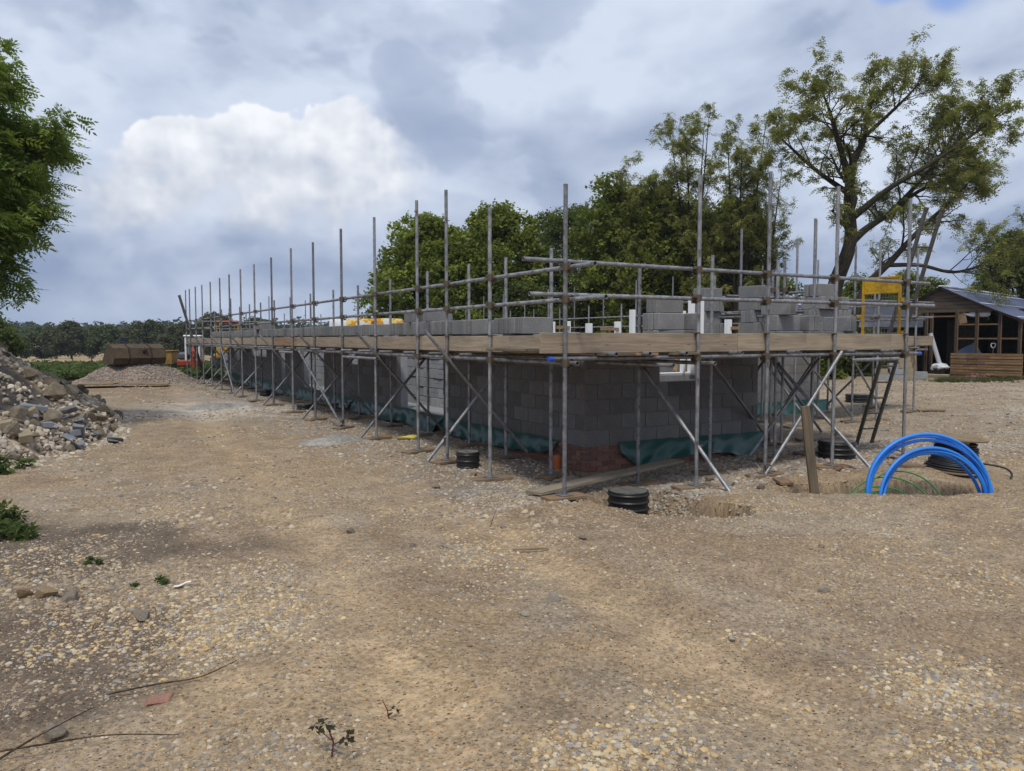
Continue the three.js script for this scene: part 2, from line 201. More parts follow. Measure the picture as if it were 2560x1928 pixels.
// ---------------------------------------------------------------- materials
const col = (r, g, b) => new THREE.Color().setRGB(r, g, b);
const std = (o) => new THREE.MeshStandardMaterial(o), phy = (o) => new THREE.MeshPhysicalMaterial(o);
const M = {
  zinc: [0.52, 0.45, 0.58, 0.40].map((g, i) => std({ color: col(g, g * 1.01, g * 1.03), metalness: 0.55, roughness: 0.5 + i * 0.03, map: rep(zincTex, 4, 1.3 + i * 0.2) })),
  coupler: std({ color: col(0.25, 0.19, 0.125), metalness: 0.5, roughness: 0.6, map: rep(zincTex, 8, 8) }),
  blueCap: std({ color: col(0.02, 0.09, 0.55), roughness: 0.45 }),
  toe: [[0.62, 0.54, 0.435], [0.55, 0.47, 0.38], [0.58, 0.50, 0.405], [0.56, 0.37, 0.25]].map((c, i) => std({ color: col(...c), roughness: 0.85, map: rep(woodTex, 0.55, 1.7 + i * 0.3), bumpMap: rep(woodTex, 0.55, 1.7 + i * 0.3), bumpScale: 0.0015 })),
  plank: [[0.30, 0.26, 0.20], [0.26, 0.22, 0.165], [0.33, 0.28, 0.21]].map((c, i) => std({ color: col(...c), roughness: 0.9, map: rep(woodTex, 0.5, 1.6), bumpMap: rep(woodTex, 0.5, 1.6), bumpScale: 0.002 })),
  sole: [[0.46, 0.32, 0.205], [0.44, 0.35, 0.25], [0.40, 0.31, 0.225]].map((c) => std({ color: col(...c), roughness: 0.9, map: rep(woodTex, 0.9, 1.6), bumpMap: rep(woodTex, 0.9, 1.6), bumpScale: 0.002 })),
  newTimber: std({ color: col(0.62, 0.42, 0.22), roughness: 0.8, map: rep(woodTex, 0.8, 2) }),
  oldTimber: [[0.11, 0.096, 0.083], [0.145, 0.112, 0.09], [0.09, 0.075, 0.064]].map((c) => std({ color: col(...c), roughness: 0.92, map: rep(woodTex, 0.7, 1.8), bumpMap: rep(woodTex, 0.7, 1.8), bumpScale: 0.003 })),
  pallet: [[0.36, 0.235, 0.125], [0.31, 0.195, 0.10], [0.27, 0.165, 0.09], [0.40, 0.275, 0.15]].map((c) => std({ color: col(...c), roughness: 0.9, map: rep(woodTex, 0.7, 1.8), bumpMap: rep(woodTex, 0.7, 1.8), bumpScale: 0.002 })),
  block: [[0.35, 0.348, 0.352], [0.30, 0.298, 0.302], [0.39, 0.388, 0.392], [0.325, 0.32, 0.317]].map((c) => std({ color: col(...c), roughness: 0.96, map: rep(concreteTex, 2.2), bumpMap: rep(concreteBump, 2.2), bumpScale: 0.0007 })),
  wallBlock: [[0.30, 0.292, 0.29], [0.245, 0.238, 0.236], [0.345, 0.335, 0.33], [0.28, 0.262, 0.25], [0.32, 0.315, 0.32]].map((c) => std({ color: col(...c), roughness: 0.97, map: rep(concreteTex, 2), bumpMap: rep(concreteBump, 2), bumpScale: 0.0007 })),
  paleBlock: [[0.50, 0.51, 0.54], [0.44, 0.455, 0.48], [0.54, 0.55, 0.575]].map((c) => std({ color: col(...c), roughness: 0.97, map: rep(concreteTex, 2.5), bumpMap: rep(concreteBump, 2.5), bumpScale: 0.0015 })),
  mortar: std({ color: col(0.36, 0.32, 0.28), roughness: 1, map: rep(concreteTex, 3), bumpMap: rep(concreteBump, 4), bumpScale: 0.0006 }),
  brick: [[0.42, 0.205, 0.145], [0.36, 0.17, 0.125], [0.29, 0.15, 0.12], [0.46, 0.24, 0.17]].map((c) => std({ color: col(...c), roughness: 0.93, map: rep(concreteTex, 3.1), bumpMap: rep(concreteBump, 3), bumpScale: 0.0007 })),
  tanBrick: std({ color: col(0.42, 0.335, 0.24), roughness: 0.95, map: rep(concreteTex, 3), bumpMap: rep(concreteBump, 3), bumpScale: 0.0007 }),
  film: phy({ color: col(0.014, 0.082, 0.07), roughness: 0.3, specularIntensity: 0.9, side: THREE.DoubleSide }),
  black: std({ color: col(0.012, 0.012, 0.013), roughness: 0.42 }),
  blackDusty: std({ color: col(0.03, 0.029, 0.028), roughness: 0.6, map: rep(dirtTex, 2) }),
  lid: std({ color: col(0.27, 0.265, 0.25), roughness: 0.7, map: rep(dirtTex, 3) }),
  foam: std({ color: col(0.82, 0.83, 0.85), roughness: 0.9 }),
  yellow: std({ color: col(0.95, 0.56, 0.012), roughness: 0.5, map: rep(dirtTex, 0.8) }),
  bluePipe: std({ color: col(0.03, 0.235, 0.78), roughness: 0.42 }),
  greenPipe: std({ color: col(0.028, 0.22, 0.05), roughness: 0.4 }),
  cable: std({ color: col(0.018, 0.018, 0.02), roughness: 0.5 }),
  ply: std({ color: col(0.43, 0.33, 0.205), roughness: 0.88, map: rep(woodTex, 0.9, 0.9) }),
  orangePipe: std({ color: col(0.50, 0.13, 0.035), roughness: 0.5 }),
};
const pick = (r, list) => list[Math.floor(r() * list.length) % list.length];

// ---------------------------------------------------------------- the site's own axes: l runs along the long scaffold away from its near corner, r along the short end
const TH = 29.92 * D2R, CX = 0.576, CZ = 8.5, cT = Math.cos(TH), sT = Math.sin(TH);
const site = (l, r, y = 0) => V(CX - sT * l + cT * r, y, -(CZ + cT * l + sT * r));
const toLR = (X, Zd) => { const dx = X - CX, dz = Zd - CZ; return [-dx * sT + dz * cT, dx * cT + dz * sT]; };
const loc = (l, r, y) => V(r, y, -l); // inside a group set at the corner and turned by TH

// ---------------------------------------------------------------- ground height (Zd = metres ahead of the camera)
const pit = (X, Z, cx, cz, rx, rz, depth, soft) => { const q = Math.hypot((X - cx) / rx, (Z - cz) / rz) + 0.42 * (fbm2(X * 2.3 + 8, Z * 2.3 + 3, 4) - 0.5); return -depth * (1 - sstep(1 - soft, 1, q)); };
function coarse(X, Z) {
  const [l, r] = toLR(X, Z);
  let h = -0.05 * sstep(7.5, 9.5, Z);
  h -= 0.2 * Math.exp(-(((r - 2.2) / 1.9) ** 2) - (((l - 1.3) / 1.25) ** 2));
  h -= 0.12 * sstep(1.0, 1.75, r) * sstep(13, 11.4, r) * sstep(1.0, 2.0, l) * sstep(34, 31, l);
  h += 0.22 * sstep(14, 24, Z) * sstep(6, 14, X) * sstep(60, 45, Z);
  h -= 1.75 * sstep(46, 150, Z) + 0.5 * sstep(150, 420, Z); // the field falls gently away
  h += 9 * sstep(380, 900, Z);
  return h;
}
const TRK = [[2.4, 0.6], [6, -0.7], [10, -2.5], [15, -5.0], [21, -8.0], [28, -11.2], [34, -13.5]];
const track = (X, Z) => { if (Z < 2.4 || Z > 34) return 99; let i = 0; while (i < TRK.length - 2 && Z > TRK[i + 1][0]) i++; const u = (Z - TRK[i][0]) / (TRK[i + 1][0] - TRK[i][0]), s = (TRK[i + 1][1] - TRK[i][1]) / (TRK[i + 1][0] - TRK[i][0]); return (X - mix(TRK[i][1], TRK[i + 1][1], u)) / Math.hypot(1, s) + 0.3 * (n2(Z * 0.35, 4) - 0.5); };
const wheel = (X, Z) => { const d = Math.abs(track(X, Z)); return Math.exp(-(((d - 0.8) / 0.3) ** 2)) * sstep(2, 3.5, Z) * sstep(34, 28, Z); };
const l0 = (X, Z) => toLR(X, Z)[0], r0 = (X, Z) => toLR(X, Z)[1];
function hGround(X, Z) {
  let h = coarse(X, Z);
  const near = sstep(60, 25, Z);
  h += near * (0.07 * (fbm2(X * 0.35 + 5, Z * 0.35 + 2, 3) - 0.5) + 0.034 * (fbm2(X * 1.6, Z * 1.6, 3) - 0.5) + 0.03 * (fbm2(X * 6.5 + 3, Z * 6.5, 3) - 0.5) + 0.02 * (fbm2(l0(X, Z) * 2.2, r0(X, Z) * 7 + 3, 3) - 0.5));
  const [l, r] = toLR(X, Z);
  { const d = Math.abs(track(X, Z)); h += near * (-0.03 * Math.exp(-(((d - 0.8) / 0.24) ** 2)) + 0.022 * Math.exp(-(((d - 1.22) / 0.14) ** 2)) * n2(X * 2, Z * 2) + 0.018 * Math.exp(-(((d - 0.38) / 0.16) ** 2)) * n2(X * 2 + 5, Z * 2)); }
  for (const c of []) { const q = r - c + 0.25 * (n2(l * 0.15, c) - 0.5); h -= 0.045 * Math.exp(-((q / 0.26) ** 2)) - 0.02 * Math.exp(-(((Math.abs(q) - 0.45) / 0.14) ** 2)) * sstep(-3, 3, l) * near; }
  h += 0.06 * Math.exp(-(((r + 0.75 + 0.4 * (n2(l * 0.3, 3) - 0.5)) / 0.32) ** 2)) * sstep(0.8, 3, l) * sstep(32, 26, l) * (0.4 + 1.2 * n2(l * 0.9, 7)); // loose ridge beside the scaffold
  let p = Math.min(pit(X, Z, 1.42, 8.62, 0.85, 1.2, 0.52, 0.55), pit(X, Z, 1.98, 7.86, 0.4, 0.36, 0.62, 0.16), pit(X, Z, 4.45, 9.12, 1.55, 0.42, 0.5, 0.3));
  h += p;
  h += 0.09 * Math.exp(-(((X - 0.55) / 0.5) ** 2) - (((Z - 7.75) / 0.22) ** 2)) * (0.3 + 1.2 * n2(X * 5, Z * 5)) + 0.07 * Math.exp(-(((X - 2.7) / 0.35) ** 2) - (((Z - 8.2) / 0.4) ** 2)) * (0.3 + 1.2 * n2(X * 5 + 3, Z * 5));
  h += 0.1 * Math.exp(-(((X - 4.6) / 1.5) ** 2) - (((Z - 9.95) / 0.3) ** 2)) * (0.5 + n2(X * 3, Z * 3)); // spoil behind the pipe trench
  return h;
}
// base colours: hard-packed sandy hoggin, ochre gravel, grey dust, dark topsoil on the left, lime-white spill
function gColor(X, Z) {
  const [l, r] = toLR(X, Z);
  const a = fbm2(X * 0.55 + 3, Z * 0.55 + 9, 4), b = fbm2(X * 1.9 + 30, Z * 1.9, 4), c = fbm2(X * 0.9 + 71, Z * 0.9 + 13, 4), e = fbm2(X * 5 + 7, Z * 5, 3);
  let k = [0.335, 0.248, 0.155];
  const to = (q, t) => { k = k.map((v, i) => mix(v, q[i], t)); };
  to([0.36, 0.28, 0.19], sstep(0.45, 0.62, a) * 0.7); to([0.245, 0.178, 0.115], sstep(0.5, 0.36, a) * 0.55);
  to([0.40, 0.295, 0.175], sstep(0.52, 0.68, c) * 0.6);
  to([0.31, 0.235, 0.16], sstep(0.54, 0.68, b) * 0.45);
  to([0.40, 0.355, 0.29], sstep(0.56, 0.7, fbm2(X * 0.8 + 12, Z * 1.1 + 77, 4)) * 0.5);
  to([0.29, 0.215, 0.145], sstep(0.52, 0.7, fbm2(l * 0.5 + 9, r * 1.7 + 3, 5)) * 0.55 * sstep(30, 18, Z)); to([0.38, 0.32, 0.24], sstep(0.54, 0.72, fbm2(l * 0.7 + 31, r * 2.4 + 13, 5)) * 0.5 * sstep(30, 18, Z));
  { const w = wheel(X, Z); to([0.45, 0.34, 0.215], w * (0.55 + 0.6 * fbm2(X * 1.4, Z * 1.4 + 8, 3))); const d = Math.abs(track(X, Z)); to([0.285, 0.215, 0.145], 0.5 * Math.exp(-(((d - 1.3) / 0.22) ** 2)) * sstep(0.35, 0.6, fbm2(X * 1.1 + 4, Z * 1.1, 3))); }
  // sandy patch near the camera
  to([0.47, 0.35, 0.21], sstep(0.9, 0.3, Math.hypot((X + 0.75) / 1.25, (Z - 3.75) / 0.75) + 0.8 * (b - 0.5)) * 0.75);
  to([0.42, 0.31, 0.19], sstep(1.05, 0.4, Math.hypot((X + 2.6) / 2.4, (Z - 11.5) / 2.6) + 0.9 * (c - 0.5)) * 0.6);
  // dark topsoil along the left edge
  const soil = sstep(1.1, 0.55, Math.hypot((X + 4.2) / 2.3, (Z - 6.2) / 1.3) + 0.9 * (b - 0.5)) ; to([0.115, 0.088, 0.066], soil * 0.85);
  const soil2 = sstep(1.05, 0.5, Math.hypot((X + 2.85) / 1.35, (Z - 4.0) / 1.5) + 1.0 * (b - 0.5)); to([0.14, 0.105, 0.077], soil2 * 0.9);
  // grey loose stone beside the scaffold and round the building
  const apron = sstep(-1.7, -0.3, r + 1.1 * (c - 0.5)) * sstep(15.5, 12, r) * sstep(-0.5, 1.2, l + 1.0 * (b - 0.5)) * sstep(40, 33, l); to([0.265, 0.222, 0.172], apron * 0.8); to([0.31, 0.295, 0.27], apron * sstep(0.5, 0.66, b) * 0.6);
  const yard = sstep(11, 16, Z) * sstep(5, 8, X); to([0.37, 0.31, 0.235], yard * 0.6); to([0.50, 0.47, 0.42], yard * sstep(0.54, 0.66, c) * 0.5);
  // lime-white spill on the haul road
  to([0.60, 0.56, 0.5], sstep(1.1, 0.35, Math.hypot((X + 7.2 + (Z - 19) * 0.45) / 2.6, (Z - 19.3) / 2.7) + 1.3 * (fbm2(X * 1.2, Z * 3.2 + 5, 4) - 0.5)) * 0.8);
  to([0.33, 0.31, 0.285], sstep(1.1, 0.4, Math.hypot((X + 8.2) / 3, (Z - 24.5) / 4) + 0.9 * (b - 0.5)) * 0.5);
  // clay walls in the dug holes
  const dug = clamp(-(hGround(X, Z) - coarse(X, Z)) * 4 - 0.35); to(e > 0.5 ? [0.27, 0.2, 0.115] : [0.19, 0.15, 0.105], dug * 0.7);
  to([0.42, 0.33, 0.2], sstep(40, 60, Z) * 0.6);
  const f = 0.86 + 0.34 * (e - 0.5); return k.map((v) => v * f);
}
// coordinates of the sheet: close together where the camera stands, wide apart towards the horizon
function spread(lo, hi, step, far, grow) { const a = []; for (let v = lo; v <= hi + 1e-6; v += step) a.push(v); const up = [], dn = []; let s = step, v = hi; while (v < far) { s *= grow; v += s; up.push(v); } s = step; v = lo; while (v > -far) { s *= grow; v -= s; dn.push(v); } return [...dn.reverse(), ...a, ...up]; }
function sheet(xs, zs, hf, cf, uvs) {
  const nx = xs.length, nz = zs.length, P = new Float32Array(nx * nz * 3), U = new Float32Array(nx * nz * 2), K = new Float32Array(nx * nz * 3), I = new Uint32Array((nx - 1) * (nz - 1) * 6); let q = 0;
  for (let j = 0; j < nz; j++) for (let i = 0; i < nx; i++) { const k = j * nx + i, X = xs[i], Z = zs[j]; P[k * 3] = X; P[k * 3 + 1] = hf(X, Z); P[k * 3 + 2] = -Z; U[k * 2] = (X + 0.35 * (n2(X * 0.5, Z * 0.5) - 0.5)) / uvs; U[k * 2 + 1] = (Z + 0.35 * (n2(X * 0.5 + 9, Z * 0.5) - 0.5)) / uvs; const c = cf(X, Z); K[k * 3] = c[0]; K[k * 3 + 1] = c[1]; K[k * 3 + 2] = c[2]; }
  for (let j = 0; j < nz - 1; j++) for (let i = 0; i < nx - 1; i++) { const k = j * nx + i; I[q++] = k; I[q++] = k + 1; I[q++] = k + nx; I[q++] = k + 1; I[q++] = k + nx + 1; I[q++] = k + nx; }
  const g = new THREE.BufferGeometry(); g.setAttribute('position', new THREE.BufferAttribute(P, 3)); g.setAttribute('uv', new THREE.BufferAttribute(U, 2)); g.setAttribute('color', new THREE.BufferAttribute(K, 3)); g.setIndex(new THREE.BufferAttribute(I, 1)); g.computeVertexNormals(); return g;
}
// grit: a fine sandy tile with small chips of flint, 4 m a side
const [gritTex, gritBump] = (() => {
  const S = 2048, c = new Uint8Array(S * S * 4), h = new Uint8Array(S * S * 4), r = rngOf(77);
  for (let j = 0; j < S; j++) for (let i = 0; i < S; i++) { const u = i / S, v = j / S, a = pf(u, v, 24, 3), b = pf(u, v, 190, 2), k = (j * S + i) * 4, g = 182 + 44 * (a - 0.5) + 74 * (b - 0.5) + 36 * (r() - 0.5); c[k] = clamp(g * 1.0, 0, 255); c[k + 1] = clamp(g * 0.985, 0, 255); c[k + 2] = clamp(g * 0.965, 0, 255); c[k + 3] = 255; h[k] = h[k + 1] = h[k + 2] = clamp(70 + 60 * a + 70 * b + 24 * r(), 0, 255); h[k + 3] = 255; }
  const tones = [[1.14, 1.04, 0.86], [1.06, 0.94, 0.74], [1.22, 1.18, 1.1], [0.74, 0.73, 0.72], [0.56, 0.53, 0.5], [1.12, 1.05, 0.95], [0.9, 0.78, 0.64], [0.98, 0.86, 0.72]];
  for (let n = 0; n < 60000; n++) { const x = r() * S, y = r() * S, R = 0.9 + 3.6 * r() ** 3, t = pick(r, tones), e = 0.55 + 0.45 * r(), an = r() * 3.14, ca = Math.cos(an), sa = Math.sin(an), w = Math.ceil(R); for (let q = -w; q <= w; q++) for (let p = -w; p <= w; p++) { const A = (p * ca + q * sa) / R, B = (-p * sa + q * ca) / (R * e), d = A * A + B * B; if (d > 1) continue; const k = ((((Math.floor(y) + q) & (S - 1)) * S) + ((Math.floor(x) + p) & (S - 1))) * 4; for (let s = 0; s < 3; s++) c[k + s] = clamp(178 * t[s] + (r() - 0.5) * 14, 0, 255); h[k] = h[k + 1] = h[k + 2] = clamp(150 + 100 * Math.sqrt(1 - d), 0, 255); } }
  return [dataTex(c, S, true), dataTex(h, S, false)];
})();
{
  const xs = spread(-7, 7, 0.055, 4000, 1.13), zs = (() => { const a = []; let v = -4000; const neg = []; let s = 0.3, q = 2.2; while (q > -4000) { s *= 1.35; q -= s; neg.push(q); } a.push(...neg.reverse()); for (v = 2.2; v < 12; v += 0.055) a.push(v); s = 0.055; while (v < 4500) { a.push(v); s *= 1.028; v += s; } return a; })();
  const g = sheet(xs, zs, hGround, (X, Z) => gColor(X, Z).map((v) => v * 2.05), 4);
  const m = obj('ground', g, std({ color: 0xffffff, vertexColors: true, roughness: 1, map: gritTex, bumpMap: gritBump, bumpScale: 0.012 }), scene);
  tag(m, 'bare sandy hoggin ground of the building site', 'ground', null, 'structure');
}
// stubble field beyond the yard
{
  const xs = spread(-140, 60, 4, 1500, 1.25), zs = []; let v = 47, s = 1.5; while (v < 430) { zs.push(v); s *= 1.03; v += s; }
  const g = sheet(xs, zs, (X, Z) => coarse(X, Z) + mix(-0.3, 0.04, sstep(47, 52, Z)) + 0.1 * n2(X * 0.1, Z * 0.1), (X, Z) => { const a = fbm2(X * 0.05, Z * 0.22, 4), t = sstep(0.4, 0.65, a); return [mix(0.40, 0.50, t), mix(0.295, 0.375, t), mix(0.18, 0.225, t)].map((q) => q * 1.9); }, 7);
  const m = obj('field', g, std({ color: 0xffffff, vertexColors: true, roughness: 1, map: gritTex, bumpMap: gritBump, bumpScale: 0.05 }), scene);
  tag(m, 'pale tan stubble field beyond the yard', 'field', null, 'structure');
}

// ---------------------------------------------------------------- loose gravel lying on the ground (nobody could count it)
function scatter(name, label, shapes, n, seed, place, size, tones, shading = 0.2) {
  const r = rngOf(seed), lists = shapes.map(() => []), q = new THREE.Quaternion(), e = new THREE.Euler();
  for (let tries = 0, k = 0; k < n && tries < n * 14; tries++) {
    const p = place(r); if (!p) continue; k++;
    const s = size(r, p), y = hGround(p[0], p[1]); e.set((r() - 0.5) * 0.7, r() * 6.28, (r() - 0.5) * 0.7); q.setFromEuler(e);
    const f = 0.55 + 0.35 * r(), m = new THREE.Matrix4().compose(V(p[0], y - s * f * 0.2, -p[1]), q, V(s * (0.8 + 0.5 * r()), s * f, s * (0.8 + 0.4 * r())));
    const t = pick(r, p[2] ?? tones), w = 1 - shading + 2 * shading * r(); lists[Math.floor(r() * shapes.length)].push([m, new THREE.Color().setRGB(t[0] * w, t[1] * w, t[2] * w)]);
  }
  const mat = std({ color: 0xffffff, roughness: 0.92 });
  lists.forEach((L, i) => { const im = new THREE.InstancedMesh(shapes[i], mat, L.length); L.forEach(([m, c], k) => { im.setMatrixAt(k, m); im.setColorAt(k, c); }); im.name = numbered(name); im.castShadow = im.receiveShadow = true; tag(im, label, 'gravel', null, 'stuff'); scene.add(im); });
}
const OCHRE = [[0.48, 0.335, 0.165], [0.52, 0.395, 0.22], [0.42, 0.295, 0.15], [0.53, 0.44, 0.29], [0.42, 0.36, 0.28], [0.27, 0.25, 0.235]];
const MIXED = [[0.34, 0.26, 0.165], [0.375, 0.30, 0.21], [0.28, 0.225, 0.16], [0.40, 0.305, 0.175], [0.47, 0.395, 0.29], [0.19, 0.165, 0.135], [0.25, 0.19, 0.13], [0.32, 0.235, 0.155], [0.30, 0.26, 0.215], [0.34, 0.25, 0.15], [0.23, 0.178, 0.13], [0.30, 0.22, 0.14]];
const GREYS = [[0.31, 0.27, 0.22], [0.37, 0.325, 0.265], [0.26, 0.23, 0.195], [0.44, 0.39, 0.32], [0.32, 0.295, 0.265], [0.36, 0.285, 0.19], [0.34, 0.235, 0.17], [0.30, 0.26, 0.215]];
const pebble = [11, 12, 13].map((s) => { const g = rockGeo(s, 0, 3, 0.22); return g; });
const chunk = [21, 22, 23].map((s) => rockGeo(s, 1, 7, 0.2));
const inYard = (r, zmin, zmax, pw) => { const Z = zmin + (zmax - zmin) * r() ** pw, X = (r() - 0.5) * 1.5 * Z; return [X, Z]; };
const underBuilding = (X, Z) => { const [l, q] = toLR(X, Z); return q > 1.7 && q < 12.1 && l > 2.1 && l < 31 && !(q > 5.3 && l < 6.2); };
scatter('gravel', 'fine mixed gravel strewn over the packed ground', pebble, 120000, 101, (r) => { const [X, Z] = inYard(r, 2.7, 16, 1.5); const d = fbm2(X * 1.1 + 4, Z * 1.1 + 1, 4); return r() < (sstep(0.4, 0.66, d) * 0.8 + 0.14) * (1 - 0.85 * wheel(X, Z)) && !underBuilding(X, Z) ? [X, Z] : null; }, (r) => 0.0034 + 0.0145 * r() ** 4.2, MIXED);
scatter('gravel', 'patches of ochre flint gravel on the packed ground', pebble, 21000, 102, (r) => { // drifts of ochre flint
  const [X, Z] = inYard(r, 2.7, 15, 1.3); const a = fbm2(X * 0.9 + 44, Z * 0.9 + 21, 4); let d = sstep(0.6, 0.74, a) * 0.5;
  d = Math.max(d, sstep(1.1, 0.3, Math.hypot((X + 1.7 - (Z - 4.6) * 0.05) / 0.75, (Z - 4.75) / 1.0) + 0.7 * (fbm2(X * 3, Z * 3, 3) - 0.5)), 0.8 * sstep(1.1, 0.3, Math.hypot((X + 0.1) / 0.75, (Z - 6.3) / 0.9) + 0.8 * (fbm2(X * 3, Z * 3, 3) - 0.5)), 0.9 * sstep(1, 0.3, Math.hypot((X - 2.05) / 0.4, (Z - 3.7) / 0.4)), 0.8 * sstep(1, 0.3, Math.hypot((X - 0.4) / 0.5, (Z - 3.1) / 0.3)));
  return r() < d * (1 - 0.8 * wheel(X, Z)) && !underBuilding(X, Z) ? [X, Z] : null; }, (r) => 0.0042 + 0.0165 * r() ** 3.6, OCHRE);
scatter('gravel', 'coarse grey and buff stone loose beside the scaffold', chunk, 22000, 103, (r) => { const l = -0.4 + 33 * r() ** 1.4, q = -1.9 + 4.2 * r(); const p = site(l, q), X = p.x, Z = -p.z; const d = sstep(-1.7, -0.6, q + 1.2 * (fbm2(X * 1.3, Z * 1.3, 3) - 0.5)); return r() < d && !underBuilding(X, Z) ? [X, Z] : null; }, (r) => 0.008 + 0.026 * r() ** 3, GREYS);
scatter('gravel', 'coarse stone loose round the near end of the building', chunk, 16000, 104, (r) => { const l = -1.1 + 3.2 * r(), q = 1.1 + 8 * r() ** 1.1; const p = site(l, q), X = p.x, Z = -p.z; return Z > 8.4 && r() < sstep(-0.9, 0.2, l + 0.9 * (fbm2(X * 1.3 + 5, Z * 1.3, 3) - 0.5)) && !underBuilding(X, Z) ? [X, Z] : null; }, (r) => 0.009 + 0.03 * r() ** 3, GREYS);
scatter('gravel', 'buff stone scattered across the far yard', chunk, 12000, 105, (r) => { const X = 5 + 14 * r(), Z = 11 + 19 * r() ** 1.2; return underBuilding(X, Z) || X > Z * 0.68 ? null : [X, Z]; }, (r) => 0.012 + 0.03 * r() ** 3, MIXED);
scatter('gravel', 'stony rubble bits on the left of the foreground', chunk, 2400, 106, (r) => { const X = -4.6 + 3.4 * r(), Z = 4 + 3.4 * r(); return r() < sstep(1.1, 0.4, Math.hypot((X + 2.75) / 1.2, (Z - 5.25) / 0.75) + 0.8 * (fbm2(X * 2, Z * 2, 3) - 0.5)) ? [X, Z] : null; }, (r) => 0.006 + 0.02 * r() ** 3, MIXED);

scatter('gravel', 'clods and stones scattered along the haul road', chunk, 6000, 107, (r) => { const Z = 7 + 24 * r() ** 1.3, X = -0.62 * Z + (0.62 * Z + 2.5) * r(); const [l, q] = toLR(X, Z); return q < -0.4 && r() < sstep(0.4, 0.62, fbm2(l * 0.7 + 3, q * 1.3, 4)) ? [X, Z] : null; }, (r, p) => (0.008 + 0.03 * r() ** 4) * (0.8 + p[1] * 0.03), MIXED);
// ---------------------------------------------------------------- the block building
const SITE = [CX, 0, -CZ];
const building = thing('block_building', 'half-built grey concrete block building on a brick plinth inside the scaffold', 'building', SITE, TH);
const HC = 0.225, Y0 = 0.15, COURSES = 7;
const wallRng = rngOf(404);
const blockGeos = new Map();
const blockGeo = (w, h, d, v) => { const key = `${w.toFixed(2)}_${h.toFixed(3)}_${d.toFixed(2)}_${v}`; if (!blockGeos.has(key)) blockGeos.set(key, cbox(Number(w.toFixed(2)), h, Number(d.toFixed(2)), 0.005, 0.003, 60 + v)); return blockGeos.get(key); };
let wallBlocks = 0;
// axis 'l': wall runs along l at r = p, outside towards -r; axis 'r': runs along r at l = p, outside towards -l
function blockWall({ name, label, axis, p, a0, a1, holes = [], single = () => true, out = -1, courses = COURSES }) {
  const core = [], rest = [], singles = [];
  for (let c = 0; c < courses; c++) {
    const y0 = Y0 + c * HC, ym = y0 + HC / 2; let spans = [[a0, a1]];
    for (const [h0, h1, hy0, hy1] of holes) if (ym > hy0 && ym < hy1) spans = spans.flatMap(([s, e]) => (h1 <= s || h0 >= e ? [[s, e]] : [[s, h0], [h1, e]].filter(([q, w]) => w - q > 0.03)));
    for (const [s, e] of spans) {
      const cw = cbox(e - s, HC, 0.088, 0); core.push(axis === 'l' ? at(cw, p + 0.056, ym, -(s + e) / 2, Math.PI / 2) : at(cw, (s + e) / 2, ym, -(p + 0.056)));
      let x = s, first = c % 2 ? 0.215 : 0.44; if (s > a0 + 0.01) first = c % 2 ? 0.44 : 0.215;
      while (x < e - 0.02) { let w = first; first = 0.44; if (x + w > e) w = e - x; else if (e - (x + w + 0.01) < 0.06) w = e - x; singles.push([x + w / 2, ym, w]); x += w + 0.01; }
    }
  }
  const wall = obj(name, join(core), M.mortar, building); if (label) wall.userData.label = label;
  for (const [x, y, w] of singles) {
    const g = blockGeo(w, 0.215, 0.1, Math.floor(wallRng() * 3)), prou = (wallRng() - 0.5) * 0.006, P = axis === 'l' ? [p + 0.05 + prou, y, -x, Math.PI / 2] : [x, y, -(p + 0.05 + prou), 0];
    if (single(x) && wallBlocks < 298) { wallBlocks++; const m = obj('block', g, pick(wallRng, M.wallBlock), wall); m.position.set(P[0], P[1], P[2]); m.rotation.y = P[3] + (wallRng() - 0.5) * 0.004; } else rest.push(at(g, ...P));
  }
  if (rest.length) { const m = obj('blockwork', join(rest), M.wallBlock[0], wall); m.userData.kind = 'stuff'; }
  return wall;
}
// near end wall with the window, long wall with its door and window openings, set-back wall of the second wing, far walls
const WIN = [3.14, 3.98, 1.05, 9];
const endWall = blockWall({ name: 'end_wall', label: 'short end wall of grey blocks with a window opening', axis: 'r', p: 2.1, a0: 1.75, a1: 5.25, holes: [WIN] });
const OPEN_L = [[6.91, 9.4, 0, 9], [11.86, 12.78, 1.04, 9], [14.98, 17.5, 0, 9], [19.48, 20.4, 0, 9], [22.2, 24.9, 1.04, 9], [27.2, 28.5, 0.6, 1.45]];
const longWall = blockWall({ name: 'long_wall', label: 'long side wall of grey blocks with door and window openings', axis: 'l', p: 1.75, a0: 2.11, a1: 30, holes: OPEN_L, single: (x) => x < 15 });
blockWall({ name: 'set_back_wall', label: 'set-back wall of the second wing seen through the scaffold', axis: 'r', p: 6.3, a0: 5.3, a1: 12.05, single: (x) => x > 10.3 });
blockWall({ name: 'side_wall', axis: 'l', p: 5.16, a0: 2.21, a1: 6.3, single: () => false });
blockWall({ name: 'rear_wall', axis: 'l', p: 11.95, a0: 6.41, a1: 30, single: () => false });
blockWall({ name: 'far_wall', axis: 'r', p: 30, a0: 1.86, a1: 11.94, single: () => false });
